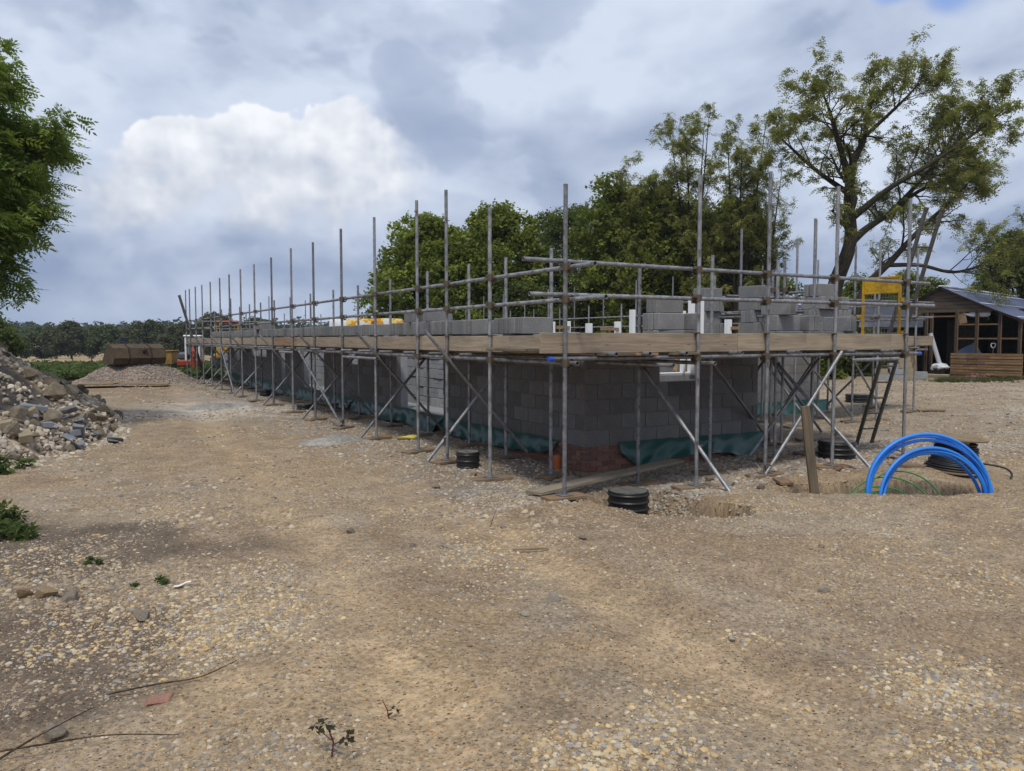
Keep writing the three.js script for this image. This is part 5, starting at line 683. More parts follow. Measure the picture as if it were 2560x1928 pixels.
  const d = thing('canopy_dumper', 'orange-roofed site dumper standing beyond the far scaffold end', 'dumper', [-14.6, hGround(-14.6, 40.2), -40.2], 0.5); obj('canopy', at(cbox(1.0, 0.14, 1.25, 0.05), 0, 2.62, 0), org, d); const cp = []; for (const [x, z] of [[-0.44, 0.55], [0.44, 0.55], [-0.44, -0.55], [0.44, -0.55]]) cp.push(barGeo([x, 0.9, z], [x, 2.58, z], 0.06, 0.06)); obj('canopy_post', join(cp), M.yellow, d); obj('body', at(cbox(1.15, 0.5, 1.7, 0.06), 0, 0.75, -0.1), M.yellow, d); obj('skip', join([at(cbox(1.3, 0.05, 1.1, 0.01), 0, 0.85, 1.3), at(cbox(1.3, 0.5, 0.05, 0.01), 0, 1.08, 0.8), at(cbox(0.05, 0.5, 1.1, 0.01), -0.64, 1.08, 1.3), at(cbox(0.05, 0.5, 1.1, 0.01), 0.64, 1.08, 1.3)]), M.yellow, d); for (const [x, z] of [[-0.62, 1.2], [0.62, 1.2], [-0.62, -0.6], [0.62, -0.6]]) { const w = obj('wheel', at(new THREE.CylinderGeometry(0.42, 0.42, 0.24, 22), x, 0.42, z, 0, 0, Math.PI / 2), rub, d); }
  // pale pallet load beside the far end
  const pal = thing('block_pallet', 'pale grey wrapped block pallet standing beyond the far scaffold end', 'pallet', [-13.3, hGround(-13.3, 37.5), -37.5], 0.4); for (let k = 0; k < 5; k++) obj('block_layer', at(cbox(0.95, 0.2, 0.9, 0.01), 0, 0.23 + k * 0.212, 0), M.paleBlock[k % 3], pal); obj('pallet_base', join([at(cbox(1.0, 0.025, 0.95, 0.004), 0, 0.11, 0), at(cbox(0.1, 0.1, 0.95, 0.004), -0.42, 0.05, 0), at(cbox(0.1, 0.1, 0.95, 0.004), 0.42, 0.05, 0), at(cbox(0.1, 0.1, 0.95, 0.004), 0, 0.05, 0)]), M.pallet[1], pal);
}
// ---------------------------------------------------------------- wrapped insulation packs standing inside the shell
{
  const print = texOf(512, (u, v) => { const a = pf(u, v, 5, 3), s = pf(u, v, 14, 2); let c = [205, 142, 14]; if (a > 0.56) c = [128, 62, 14]; else if (s > 0.62) c = [222, 196, 120]; else if (a < 0.34) c = [214, 214, 208]; return c; });
  const wrap = (w, h, d, mat, seed) => { const g = new THREE.BoxGeometry(w, h, d, 26, 14, 14), P = g.getAttribute('position'); for (let i = 0; i < P.count; i++) { const x = P.getX(i), y = P.getY(i), z = P.getZ(i), k = 0.09 * (1 - Math.min(1, 6 * Math.min(0.5 - Math.abs(x / w), 0.5))) , n = 0.05 * (fbm3(x * 3 + seed, y * 3, z * 3, 3) - 0.5); const q = 1 - 0.05 * (Math.abs(x / w) * 2) ** 6 - 0.0 * k; P.setXYZ(i, x * (1 - 0.05 * (Math.abs(y / h) * 2) ** 6) + n, y * q + n, z * (1 - 0.07 * (Math.abs(y / h) * 2) ** 6) + n); } g.computeVertexNormals(); const U = g.getAttribute('uv'); for (let i = 0; i < U.count; i++) U.setXY(i, P.getX(i) * 0.6 + P.getZ(i) * 0.6, P.getY(i) * 0.6 + 0.2); return g; };
  const yel = phy({ color: 0xffffff, map: print, roughness: 0.3 }), clr = phy({ color: col(0.74, 0.75, 0.76), roughness: 0.28 });
  const t = thing('insulation_stack', 'stack of yellow and white plastic-wrapped insulation packs inside the building shell', 'insulation pack', site(21.4, 5.35, 0.25).toArray(), TH - 0.45);
  for (let k = 0; k < 2; k++) { const p = obj('yellow_pack', wrap(2.1, 1.1, 1.15, yel, k * 4), yel, t); p.position.set(0.3, 0.56 + k * 1.11, 0); const w = obj('white_pack', wrap(0.62, 1.08, 1.1, clr, k + 9), clr, t); w.position.set(-1.05, 0.55 + k * 1.1, 0.03); }
  const b = obj('white_bale', wrap(1.6, 2.05, 0.9, clr, 33), clr, scene); b.position.copy(site(26, 6.4, 1.14)); b.rotation.y = TH + 0.3; tag(b, 'white wrapped bale far inside the building shell', 'insulation pack');
}

// ---------------------------------------------------------------- single stones, sticks and litter in the foreground
{
  const r = rngOf(1001), stoneMats = [[0.36, 0.31, 0.25], [0.48, 0.43, 0.36], [0.30, 0.255, 0.205], [0.60, 0.55, 0.47], [0.46, 0.34, 0.205]].map((c) => std({ color: col(...c), roughness: 0.95, map: rep(dirtTex, 3), }));
  const one = (X, Z, s, m, label, g = pick(r, bigRocks)) => { const o = obj('stone', g, m, scene); o.position.set(X, hGround(X, Z) + s * 0.3, -Z); o.rotation.set(r() - 0.5, r() * 6, r() - 0.5); o.scale.set(s * 1.2, s * 0.75, s); tag(o, label, 'stone', 'single stones on the ground'); };
  [[-1.42, 6.82, 0.045, 2, 'brown stone lying alone left of the middle of the yard'], [-0.82, 6.36, 0.032, 2, 'small dark stone right of the lone brown stone'], [-0.55, 6.3, 0.03, 1, 'small buff stone beyond the dark one'], [-3.08, 5.08, 0.075, 4, 'ochre clay lump on the left stony patch'], [-3.25, 5.12, 0.06, 4, 'smaller ochre clay lump at the left'], [-2.9, 5.05, 0.06, 0, 'grey-brown lump right of the clay lumps'], [-3.42, 5.0, 0.07, 1, 'flat pale stone beside the clay lumps'], [-2.28, 4.72, 0.055, 0, 'dark rounded stone below the clay lumps'], [-2.78, 3.92, 0.075, 3, 'large pale stone at the lower left edge'], [-3.0, 3.25, 0.07, 3, 'pale flat stone at the bottom left corner'], [-1.98, 3.3, 0.06, 0, 'grey stone half sunk near the bottom left'], [0.08, 4.72, 0.03, 3, 'white stone in the middle of the foreground'], [0.28, 5.0, 0.045, 1, 'buff stone above the white one'], [0.6, 6.5, 0.035, 2, 'brown stone right of centre'], [2.55, 6.35, 0.03, 0, 'small stone at the right of the foreground'], [2.15, 5.3, 0.04, 1, 'grey stone near the right foreground'], [1.25, 4.35, 0.028, 3, 'pale chip at the right of the white stone']].forEach(([X, Z, s, m, lab]) => one(X, Z, s, stoneMats[m], lab, s > 0.065 && m === 3 ? slabRocks[1] : undefined));
  [[0.16, 9.8, 0.06], [-0.5, 10.2, 0.05], [-0.9, 9.2, 0.055], [2.7, 9.6, 0.07], [2.95, 9.2, 0.06], [3.1, 9.9, 0.065], [2.6, 10.2, 0.08], [3.3, 10.1, 0.06], [3.9, 10.2, 0.07], [4.2, 10.0, 0.06], [5.6, 11.4, 0.08], [6.1, 12.2, 0.12], [1.8, 8.55, 0.06], [1.9, 8.9, 0.05], [1.65, 8.4, 0.05], [2.1, 9.1, 0.06]].sort((p, q) => p[0] / p[1] - q[0] / q[1]).forEach(([X, Z, s], k) => one(X, Z, s, pick(r, stoneMats), `fist-sized broken stone, ${ORD[k]} from the left, at the near scaffold end`));
  const red = obj('broken_brick', cbox(0.11, 0.03, 0.06, 0.006, 0.02, 8), M.brick[3], scene); red.position.set(-1.66, hGround(-1.66, 3.58) + 0.008, -3.58); red.rotation.y = 0.4; tag(red, 'flat red brick piece on the lower left gravel', 'brick');
  const red2 = obj('broken_brick', cbox(0.13, 0.06, 0.09, 0.008, 0.02, 9), redMat, scene); red2.position.set(4.35, hGround(4.35, 10.35) + 0.03, -10.35); red2.rotation.set(0.2, 0.8, 0.1); tag(red2, 'red brick bit behind the timber stake', 'brick');
  const stickM = std({ color: col(0.27, 0.2, 0.14), roughness: 0.95, map: rep(barkTex, 3) }); const stick = (label, pts, R) => { const P = new Pipes(), path = pts.map(([X, Z, y]) => V(X, hGround(X, Z) + y, -Z)), curve = new THREE.CatmullRomCurve3(path).getPoints(18); P.add(curve, curve.map((_, k) => R * (1 - 0.6 * k / 18)), 6); const o = obj('stick', P.geo(), stickM, scene); tag(o, label, 'stick'); };
  stick('thin forked stick lying on the ochre gravel', [[-1.92, 3.62, 0.02], [-1.72, 3.7, 0.03], [-1.56, 3.82, 0.02], [-1.44, 4.0, 0.02]], 0.005); stick('long curved bramble stem at the bottom left', [[-2.4, 2.98, 0.03], [-2.0, 3.1, 0.05], [-1.7, 3.2, 0.04], [-1.42, 3.24, 0.02]], 0.005); stick('dark twig in the bottom left corner', [[-2.1, 2.85, 0.02], [-1.95, 3.05, 0.1], [-1.82, 3.3, 0.12]], 0.006); stick('short upright stalk in the yard', [[-0.2, 7.2, 0.0], [-0.17, 7.2, 0.1], [-0.13, 7.18, 0.2]], 0.004);
  const paper = obj('paper_scrap', (() => { const g = new THREE.PlaneGeometry(0.11, 0.04, 8, 3), P = g.getAttribute('position'); for (let i = 0; i < P.count; i++) P.setZ(i, 0.012 * Math.sin(P.getX(i) * 40) + 0.012 * n2(P.getX(i) * 20, P.getY(i) * 20)); g.rotateX(-Math.PI / 2); g.computeVertexNormals(); return g; })(), std({ color: col(0.75, 0.75, 0.76), roughness: 0.8, side: THREE.DoubleSide }), scene); paper.position.set(-2.28, hGround(-2.28, 5.32) + 0.02, -5.32); paper.rotation.y = 0.3; tag(paper, 'torn white paper scrap at the left', 'litter');
  const rag = obj('yellow_rag', rockGeo(91, 2, 4, 0.5), std({ color: col(0.62, 0.50, 0.12), roughness: 0.9 }), scene); rag.position.copy(site(5.6, 0.45, -0.02)); rag.scale.set(0.2, 0.05, 0.1); tag(rag, 'crumpled yellow plastic by the fifth outer pole of the long side', 'litter');
}
// ---------------------------------------------------------------- old timber shed with blue sheet roof at the right, and what stands round it
{
  const gy = hGround(17.5, 30.5), O = V(17.5, gy, -32), ang = Math.atan2(0.72, 0.69); // local +x runs along the gable to the right and nearer, local -z along the ridge
  const turn = -ang, t = thing('timber_shed', 'old open-fronted timber shed with blue sheeted roof', 'shed', O.toArray(), turn);
  const blue = std({ color: col(0.17, 0.215, 0.40), roughness: 0.4, map: rep(dirtTex, 0.5) }), line = std({ color: col(0.7, 0.72, 0.78), roughness: 0.6 }), Y = (v) => v - gy;
  const RX = 2.95, RY = 2.42, LX = -1.25, LY = 3.2, TY = 3.82, DEP = 11;
  const slope = (x0, y0, x1, y1) => { const L = Math.hypot(x1 - x0, y1 - y0), n = 64, pos = [], id = []; // corrugated: ridges run down the slope
    for (let k = 0; k <= n * 2; k++) for (let s = 0; s <= 6; s++) { const u = s / 6, z = 0.25 - (DEP + 0.25) * k / (n * 2), sag = -0.05 * Math.sin(u * Math.PI) + 0.03 * (n2(z * 0.6, u * 3) - 0.5), c = 0.012 * Math.sin(k * Math.PI); pos.push(x0 + (x1 - x0) * u, Y(y0 + (y1 - y0) * u) + sag + (k % 2) * 0.016 + 0.02, z); }
    for (let k = 0; k < n * 2; k++) for (let s = 0; s < 6; s++) { const q = k * 7 + s; id.push(q, q + 7, q + 1, q + 1, q + 7, q + 8); } const g = new THREE.BufferGeometry(); g.setAttribute('position', new THREE.Float32BufferAttribute(pos, 3)); g.setIndex(id); g.computeVertexNormals(); const uv = []; for (let i = 0; i < pos.length; i += 3) uv.push(pos[i], pos[i + 2]); g.setAttribute('uv', new THREE.Float32BufferAttribute(uv, 2)); return g; };
  blue.side = THREE.DoubleSide;
  const rf = obj('roof', slope(0, TY, RX, RY), blue, t); rf.userData.label = 'blue sheet roof slope facing the yard'; obj('roof', slope(0, TY, LX, LY), blue, t);
  for (const u of [0.12, 0.5, 0.93]) { const b = obj('batten', cbox(0.05, 0.012, DEP, 0.002), line, rf); b.position.set(RX * u, Y(TY + (RY - TY) * u) + 0.05 - 0.05 * Math.sin(u * Math.PI), 0.2 - DEP / 2); b.rotation.z = Math.atan2(RY - TY, RX); }
  obj('ridge', at(cbox(0.16, 0.05, DEP, 0.01), 0, Y(TY) + 0.03, 0.2 - DEP / 2), line, t);
  // gable boards
  const r = rngOf(21); for (let k = 0; k < 7; k++) { const y0 = 2.78 + k * 0.145; const ya = y0 + 0.14; const xr = Math.min(2.2, RX * (TY - ya) / (TY - RY)) - 0.04, xl = Math.max(-1.12, LX * (TY - ya) / (TY - LY)) + 0.04; if (xr - xl < 0.15) continue; const b = obj('gable_board', cbox(xr - xl, 0.138, 0.022, 0.003), pick(r, M.oldTimber), t); b.position.set((xr + xl) / 2, Y(y0 + 0.07), 0.03 + (k % 2) * 0.012); b.rotation.z = (r() - 0.5) * 0.012; }
  // posts and rails of the front
  for (const [x, h] of [[-0.56, 2.8], [-0.36, 2.75], [0.57, 2.85], [1.3, 2.85], [2.1, 2.78], [2.78, 2.5]]) { const p = obj('post', cbox(0.085, h - gy, 0.085, 0.006), M.oldTimber[2], t); p.position.set(x, (h - gy) / 2, 0.0); const q = obj('batten', cbox(0.04, h - gy - 0.05, 0.04, 0.004), M.pallet[2], p); q.position.set(0.075, 0, 0.04); }
  for (const [x0, x1, y] of [[0.57, 1.3, 2.28], [1.3, 2.1, 2.28], [0.57, 1.3, 1.72], [1.3, 2.1, 1.72], [2.1, 2.78, 1.72], [-0.56, 0.57, 2.62]]) obj('rail', at(cbox(x1 - x0 - 0.1, 0.06, 0.05, 0.004), (x0 + x1) / 2, Y(y), 0.02), M.pallet[2], t);
  obj('verge_board', barGeo([0, Y(TY) - 0.06, 0.12], [RX, Y(RY) - 0.06, 0.12], 0.09, 0.03), M.oldTimber[1], t); obj('verge_board', barGeo([0, Y(TY) - 0.06, 0.12], [LX, Y(LY) - 0.06, 0.12], 0.09, 0.03), M.oldTimber[0], t);
  // walls that close the shed, so that it is dark inside
  const wall = (name, x0, x1, z0, z1, y0, y1) => { const L = Math.hypot(x1 - x0, z1 - z0), n = Math.round(L / 0.19), w = obj(name, (() => { const list = []; for (let k = 0; k < n; k++) { const u = (k + 0.5) / n; list.push(at(cbox(L / n - 0.006, y1 - y0, 0.022, 0.003), x0 + (x1 - x0) * u, (y0 + y1) / 2, z0 + (z1 - z0) * u + (k % 2) * 0.006, Math.atan2(-(z1 - z0), x1 - x0))); } return join(list); })(), M.oldTimber[2], t); w.userData.kind = 'stuff'; return w; };
  wall('back_boarding', -1.2, 2.9, -DEP + 0.3, -DEP + 0.3, 0, Y(2.6)); wall('side_boarding', 2.88, 2.88, -0.5, -DEP + 0.3, 0, Y(2.35)); wall('side_boarding', -1.2, -1.2, -1.6, -DEP + 0.3, 0, Y(3.1)); wall('inner_boarding', -0.5, 0.6, -2.4, -2.4, 0, Y(2.5)); wall('inner_boarding', 0.62, 2.85, -4.2, -4.2, 0, Y(3.0));
  obj('floor_board', at(cbox(4, 0.05, DEP - 0.4, 0.01), 0.85, 0.02, -DEP / 2), M.oldTimber[2], t);
  obj('ply_panel', at(cbox(0.28, 0.45, 0.02, 0.003), 0.78, Y(2.55), -0.03, 0, 0, 0.2), M.ply, t);
  // polythene sheet rolled under the eaves
  obj('plastic_sheet', at(rockGeo(61, 3, 3, 0.6).scale(0.5, 0.12, 0.08), 1.25, Y(2.68), -0.08, 0.1), phy({ color: col(0.42, 0.43, 0.46), roughness: 0.25 }), t);
  // what stands in and before it
  const Wp = (x, y, z) => V(x, y, z).applyAxisAngle(UPY, turn).add(O); const put = (o, x, y, z, ry = 0) => { const p = Wp(x, y, z); o.position.copy(p); o.rotation.y = turn + ry; return o; };
  const pal = put(thing('pallet_wall', 'low wall of stacked brown pallet boards in front of the shed', 'timber wall'), 0.5, 0, 0.28); for (let k = 0; k < 9; k++) { let x = 0; const split = [0.35 + 0.5 * r(), 0.95 + 0.7 * r(), 2.5]; for (const e of split) { const L = e - x - 0.006, b = obj('board', cbox(L, 0.1 - 0.012 * (k % 2), 0.08 + 0.02 * r(), 0.006), pick(r, M.pallet), pal); b.position.set(x + L / 2, 0.06 + k * 0.108, (k % 2) * 0.025 + 0.01 * r()); b.rotation.z = (r() - 0.5) * 0.01; x = e; } }
  { const bk = put(thing('mortar_bucket', 'black builders bucket topped with a white plastic bag', 'bucket'), 0.22, 0, 0.7); obj('bucket', lathe([[0, 0.02], [0.17, 0.02], [0.18, 0], [0.24, 0.36], [0.25, 0.37], [0.235, 0.37], [0.17, 0.04]], 28), M.black, bk); const bag = rockGeo(71, 3, 3, 0.6); bag.scale(0.31, 0.16, 0.3); bag.translate(0, 0.42, 0); obj('plastic_bag', bag, phy({ color: col(0.6, 0.61, 0.63), roughness: 0.3 }), bk); }
  { const p = put(obj('grey_tube', new THREE.CylinderGeometry(0.085, 0.085, 1.5, 24), std({ color: col(0.4, 0.41, 0.45), roughness: 0.55 }), scene), 0.0, 1.05, 0.5); p.rotation.z = 0.3; tag(p, 'long grey plastic tube leaning behind the bucket', 'pipe'); }
  { const s = put(thing('spade', 'spade with white D handle standing inside the shed front', 'spade'), 1.82, 0, -0.35); obj('shaft', new THREE.CylinderGeometry(0.018, 0.018, 1.0, 10).translate(0, 0.72, 0), M.pallet[3], s); const P = new Pipes(), q = []; for (const [x, y] of [[0, 1.18], [-0.07, 1.24], [-0.08, 1.34], [-0.06, 1.37], [0.06, 1.37], [0.08, 1.34], [0.07, 1.24], [0, 1.18]]) q.push(V(x, y, 0)); P.add(q, 0.018, 8); obj('grip', P.geo(), M.foam, s); obj('blade', at(cbox(0.17, 0.28, 0.006, 0.002), 0, 0.14, 0), M.zinc[1], s); }
  { const p = put(obj('dark_sheet', cbox(0.8, 1.1, 0.03, 0.006), std({ color: col(0.05, 0.075, 0.13), roughness: 0.4 }), scene), 1.05, 0.75, -0.45); p.rotation.x = -0.25; p.rotation.z = 0.35; tag(p, 'dark blue panel leaning inside the shed front', 'panel'); }
  { const p = put(obj('chipboard_sheet', cbox(0.75, 1.05, 0.02, 0.003), std({ color: col(0.36, 0.255, 0.13), roughness: 0.9, map: rep(dirtTex, 3) }), scene), -1.1, 0.62, 0.5, 0.25); p.rotation.x = -0.1; tag(p, 'ochre chipboard sheet leaning left of the shed posts', 'board'); }
  { const lab = ['pale block on top of the small stack left of the shed', 'block in the small block stack left of the shed']; let k = 0; const B = cbox(0.44, 0.215, 0.21, 0.008, 0.006, 4); for (const [X, Z, y, m] of [[14.1, 29.6, 0, 0], [14.55, 29.5, 0, 0], [14.95, 29.4, 0, 1], [14.0, 29.65, 0.22, 1], [14.5, 29.5, 0.22, 0], [14.9, 29.42, 0.22, 1], [14.45, 29.55, 0.44, 0], [14.8, 29.45, 0.44, 1], [14.75, 29.48, 0.66, 1]]) { const o = obj('garden_block', B, m ? buffMat : M.paleBlock[1], scene); o.position.set(X, hGround(X, Z) + 0.108 + y, -Z); o.rotation.y = -0.2 + (r() - 0.5) * 0.2; tag(o, `${['grey', 'buff'][m]} ${k > 7 ? lab[0] : `block, ${ORD[k]} counted upwards, in the small stack left of the shed`}`, 'concrete block', 'blocks stacked left of the shed'); k++; } const o = obj('garden_block', cbox(0.5, 0.3, 0.3, 0.01, 0.01, 6), M.paleBlock[1], scene); o.position.set(15.55, hGround(15.55, 29.8) + 0.15, -29.8); o.rotation.y = -0.3; tag(o, 'single pale block on the ground before the shed posts', 'concrete block'); }
  { const p = put(obj('paving_edge', cbox(1.1, 0.14, 0.2, 0.02, 0.02, 2), buffMat, scene), 0.1, 0.07, 0.9); tag(p, 'low buff kerb before the bucket', 'kerb'); }
  { const B = cbox(0.215, 0.075, 0.1, 0.01, 0.012, 8), rd = std({ color: col(0.36, 0.2, 0.155), roughness: 0.95, map: rep(dirtTex, 3) }); for (let k = 0; k < 14; k++) { const b = put(obj('salvaged_brick', B, pick(r, [rd, M.brick[3], rd]), scene), 1.25 + 0.9 * (k + r()) / 14, 0.05 + 0.075 * (k % 3 === 1 ? 1 : 0) + 0.04 * r(), 0.55 + 0.25 * r(), r() * 3); b.rotation.z = (r() - 0.5) * 0.5; tag(b, `old pinkish brick, ${ORD[k]} from the left in the pile before the pallet wall`, 'brick', 'salvaged bricks before the pallet wall'); } }
  { for (let k = 0; k < 7; k++) { const L = 0.5 + 0.6 * r(), b = put(obj('scrap_board', cbox(L, 0.025, 0.1, 0.004), pick(r, M.pallet), scene), 2.2 + 0.7 * r(), 0.04 + 0.03 * k, 0.7 + 0.4 * r(), (r() - 0.5) * 1.2); b.rotation.z = (r() - 0.5) * 0.2; tag(b, `broken board, ${ORD[k]} from the ground in the scrap pile at the right edge`, 'wood', 'scrap boards at the right edge'); } }
  // second, lower shed behind on the left: brown boards, low purple-grey roof
  const O2 = V(14.6, gy, -35), t2 = thing('back_shed', 'low brown boarded shed behind the open shed', 'shed', O2.toArray(), 0.15); const bw = (name, x0, x1, y0, y1, z) => { const n = Math.round((x1 - x0) / 0.2); for (let k = 0; k < n; k++) { const b = obj(name, cbox((x1 - x0) / n - 0.008, y1 - y0 - 0.03 * r(), 0.022, 0.003), pick(r, M.oldTimber), t2); b.position.set(x0 + (k + 0.5) * (x1 - x0) / n, (y0 + y1) / 2, z + (k % 2) * 0.008); } };
  bw('wall_board', -0.4, 4.6, 0.0, 2.05, 0); obj('roof', (() => { const g = cbox(5.6, 0.05, 3.6, 0.006); g.rotateX(0.32); g.translate(2.1, 2.62, -1.5); return g; })(), std({ color: col(0.24, 0.235, 0.3), roughness: 0.6, map: rep(dirtTex, 0.6) }), t2); obj('back_wall', at(cbox(5, 2.6, 0.04, 0.004), 2.1, 1.3, -3), M.oldTimber[2], t2); for (const x of [-0.4, 4.6]) obj('end_wall', at(cbox(0.04, 2.2, 3, 0.004), x, 1.1, -1.5), M.oldTimber[1], t2);
  const dr = obj('door', at(cbox(0.75, 1.7, 0.03, 0.004), 3.5, 0.9, 0.06), M.oldTimber[1], t2); obj('window_pane', at(cbox(0.4, 0.6, 0.012, 0.002), 3.5, 1.35, 0.085), phy({ color: col(0.02, 0.025, 0.03), roughness: 0.1 }), dr);
  // brown-roofed outbuilding seen through the gate
  const O3 = V(16.2, gy, -44), t3 = thing('outbuilding', 'distant brown-roofed outbuilding seen behind the yellow gate', 'building', O3.toArray(), 0.1); obj('wall', at(cbox(7, 2.1, 4, 0.02), 0, 1.05, 0), M.oldTimber[1], t3); for (const s of [-1, 1]) { const g = cbox(7.6, 0.08, 2.7, 0.01); g.rotateX(s * 0.55); g.translate(0, 2.65, s * 1.12); obj('roof', g, std({ color: col(0.17, 0.105, 0.075), roughness: 0.9, map: rep(dirtTex, 1) }), t3); }
}
// ---------------------------------------------------------------- leaves: one clump shape for each kind of tree, set many times over
function leafClump(n, spread, len, wid, seed, droop = 0.2, leaflets = 0) {
  const r = rngOf(seed), pos = [], nor = [];
  const leaf = (c, d, up, L, W) => { const s = d.clone().cross(up).normalize(), a = c, b = c.clone().addScaledVector(d, L * 0.45).addScaledVector(s, W / 2), e = c.clone().addScaledVector(d, L * 0.45).addScaledVector(s, -W / 2), f = c.clone().addScaledVector(d, L).addScaledVector(up, -L * 0.12), nn = s.clone().cross(d).normalize(); for (const p of [a, b, f, a, f, e]) { pos.push(p.x, p.y, p.z); nor.push(nn.x, nn.y, nn.z); } };
  for (let k = 0; k < n; k++) {
    const c = V(r() - 0.5, (r() - 0.5) * 0.8, r() - 0.5).multiplyScalar(spread * 2), d = V(r() - 0.5, (r() - 0.5) * 0.7 - droop, r() - 0.5).normalize(), up = V((r() - 0.5) * 0.9, 1, (r() - 0.5) * 0.9).normalize();
    if (!leaflets) leaf(c, d, up, len * (0.7 + 0.6 * r()), wid * (0.7 + 0.6 * r()));
    else { const L = len * (0.7 + 0.5 * r()); const side = d.clone().cross(up).normalize(); for (let j = 0; j < leaflets; j++) { const u = 0.25 + 0.75 * j / (leaflets - 1), p = c.clone().addScaledVector(d, L * u).addScaledVector(up, -L * 0.25 * u * u); for (const s of j === leaflets - 1 ? [0] : [-1, 1]) leaf(p, side.clone().multiplyScalar(s).addScaledVector(d, s ? 0.6 : 1).addScaledVector(up, -0.15).normalize(), up, L * 0.4, wid); } }
  }
  const g = new THREE.BufferGeometry(); g.setAttribute('position', new THREE.Float32BufferAttribute(pos, 3)); g.setAttribute('normal', new THREE.Float32BufferAttribute(nor, 3)); g.setAttribute('uv', new THREE.Float32BufferAttribute(new Float32Array(pos.length / 3 * 2), 2)); return g;
}
const leafMat = phy({ color: 0xffffff, roughness: 0.78, transmission: 0.55, thickness: 0, side: THREE.DoubleSide, specularIntensity: 0.12 });
const barkMat = std({ color: col(0.135, 0.12, 0.09), roughness: 0.95, map: rep(barkTex, 1.2, 0.8), bumpMap: rep(barkTex, 1.2, 0.8), bumpScale: 0.02 }), darkBark = std({ color: col(0.12, 0.105, 0.085), roughness: 0.95, map: rep(barkTex, 2, 1) });
function foliage(name, parent, geo, list, tones, seed) { const r = rngOf(seed), im = new THREE.InstancedMesh(geo, leafMat, list.length), q = new THREE.Quaternion(), e = new THREE.Euler(); list.forEach((p, k) => { e.set((r() - 0.5) * 1.2, r() * 6.283, (r() - 0.5) * 1.2); q.setFromEuler(e); const s = (p.s ?? 1) * (0.75 + 0.5 * r()); im.setMatrixAt(k, new THREE.Matrix4().compose(p.v ?? p, q, V(s, s, s))); const t = pick(r, tones), w = 0.82 + 0.36 * r(); im.setColorAt(k, col(t[0] * w, t[1] * w, t[2] * w)); }); im.name = name; im.userData.kind = 'stuff'; parent.add(im); return im; }
// recursive limbs: returns tips to hang leaves on
function growLimb(P, tips, r, a, dir, len, rad, depth, o) {
  const n = o.seg ?? 5, path = [a.clone()], rads = [rad]; let p = a.clone(), d = dir.clone().normalize();
  for (let k = 1; k <= n; k++) { d.add(V((r() - 0.5) * o.wob, (r() - 0.5) * o.wob + o.lift * (depth ? 1 : 0.4), (r() - 0.5) * o.wob)).normalize(); p = p.clone().addScaledVector(d, len / n); path.push(p); rads.push(rad * (1 - 0.62 * k / n)); }
  P.add(path, rads, depth === o.max ? 3 : depth > 1 ? 4 : 7, false);
  if (depth >= o.max) { for (let k = Math.max(1, Math.floor(n * 0.4)); k <= n; k++) tips.push(path[k]); return; }
  const kids = o.kids[depth];
  for (let k = 0; k < kids; k++) { const u = o.from + (1 - o.from) * ((k + r() * 0.8) / kids), i = Math.min(n - 1, Math.floor(u * n)), base = path[i].clone().lerp(path[i + 1], u * n - i), ax = path[i + 1].clone().sub(path[i]).normalize(); const side = V(r() - 0.5, r() - 0.5, r() - 0.5).cross(ax).normalize(), nd = ax.clone().multiplyScalar(Math.cos(o.spread)).addScaledVector(side, Math.sin(o.spread)); growLimb(P, tips, r, base, nd, len * (o.shrink + 0.2 * (r() - 0.5)) * (1.15 - 0.45 * u), rads[i] * 0.55, depth + 1, o); }
  tips.push(path[n]);
}
const MAPLE = [[0.215, 0.26, 0.045], [0.17, 0.21, 0.04], [0.26, 0.295, 0.05], [0.14, 0.18, 0.036]], OAK = [[0.13, 0.165, 0.042], [0.105, 0.14, 0.038], [0.16, 0.19, 0.046]], ASHL = [[0.28, 0.305, 0.085], [0.235, 0.26, 0.07], [0.33, 0.345, 0.1], [0.30, 0.30, 0.085]], NEAR = [[0.2, 0.275, 0.055], [0.155, 0.23, 0.048], [0.27, 0.34, 0.065]], HEDGE = [[0.12, 0.135, 0.062], [0.10, 0.115, 0.055], [0.14, 0.155, 0.07]];
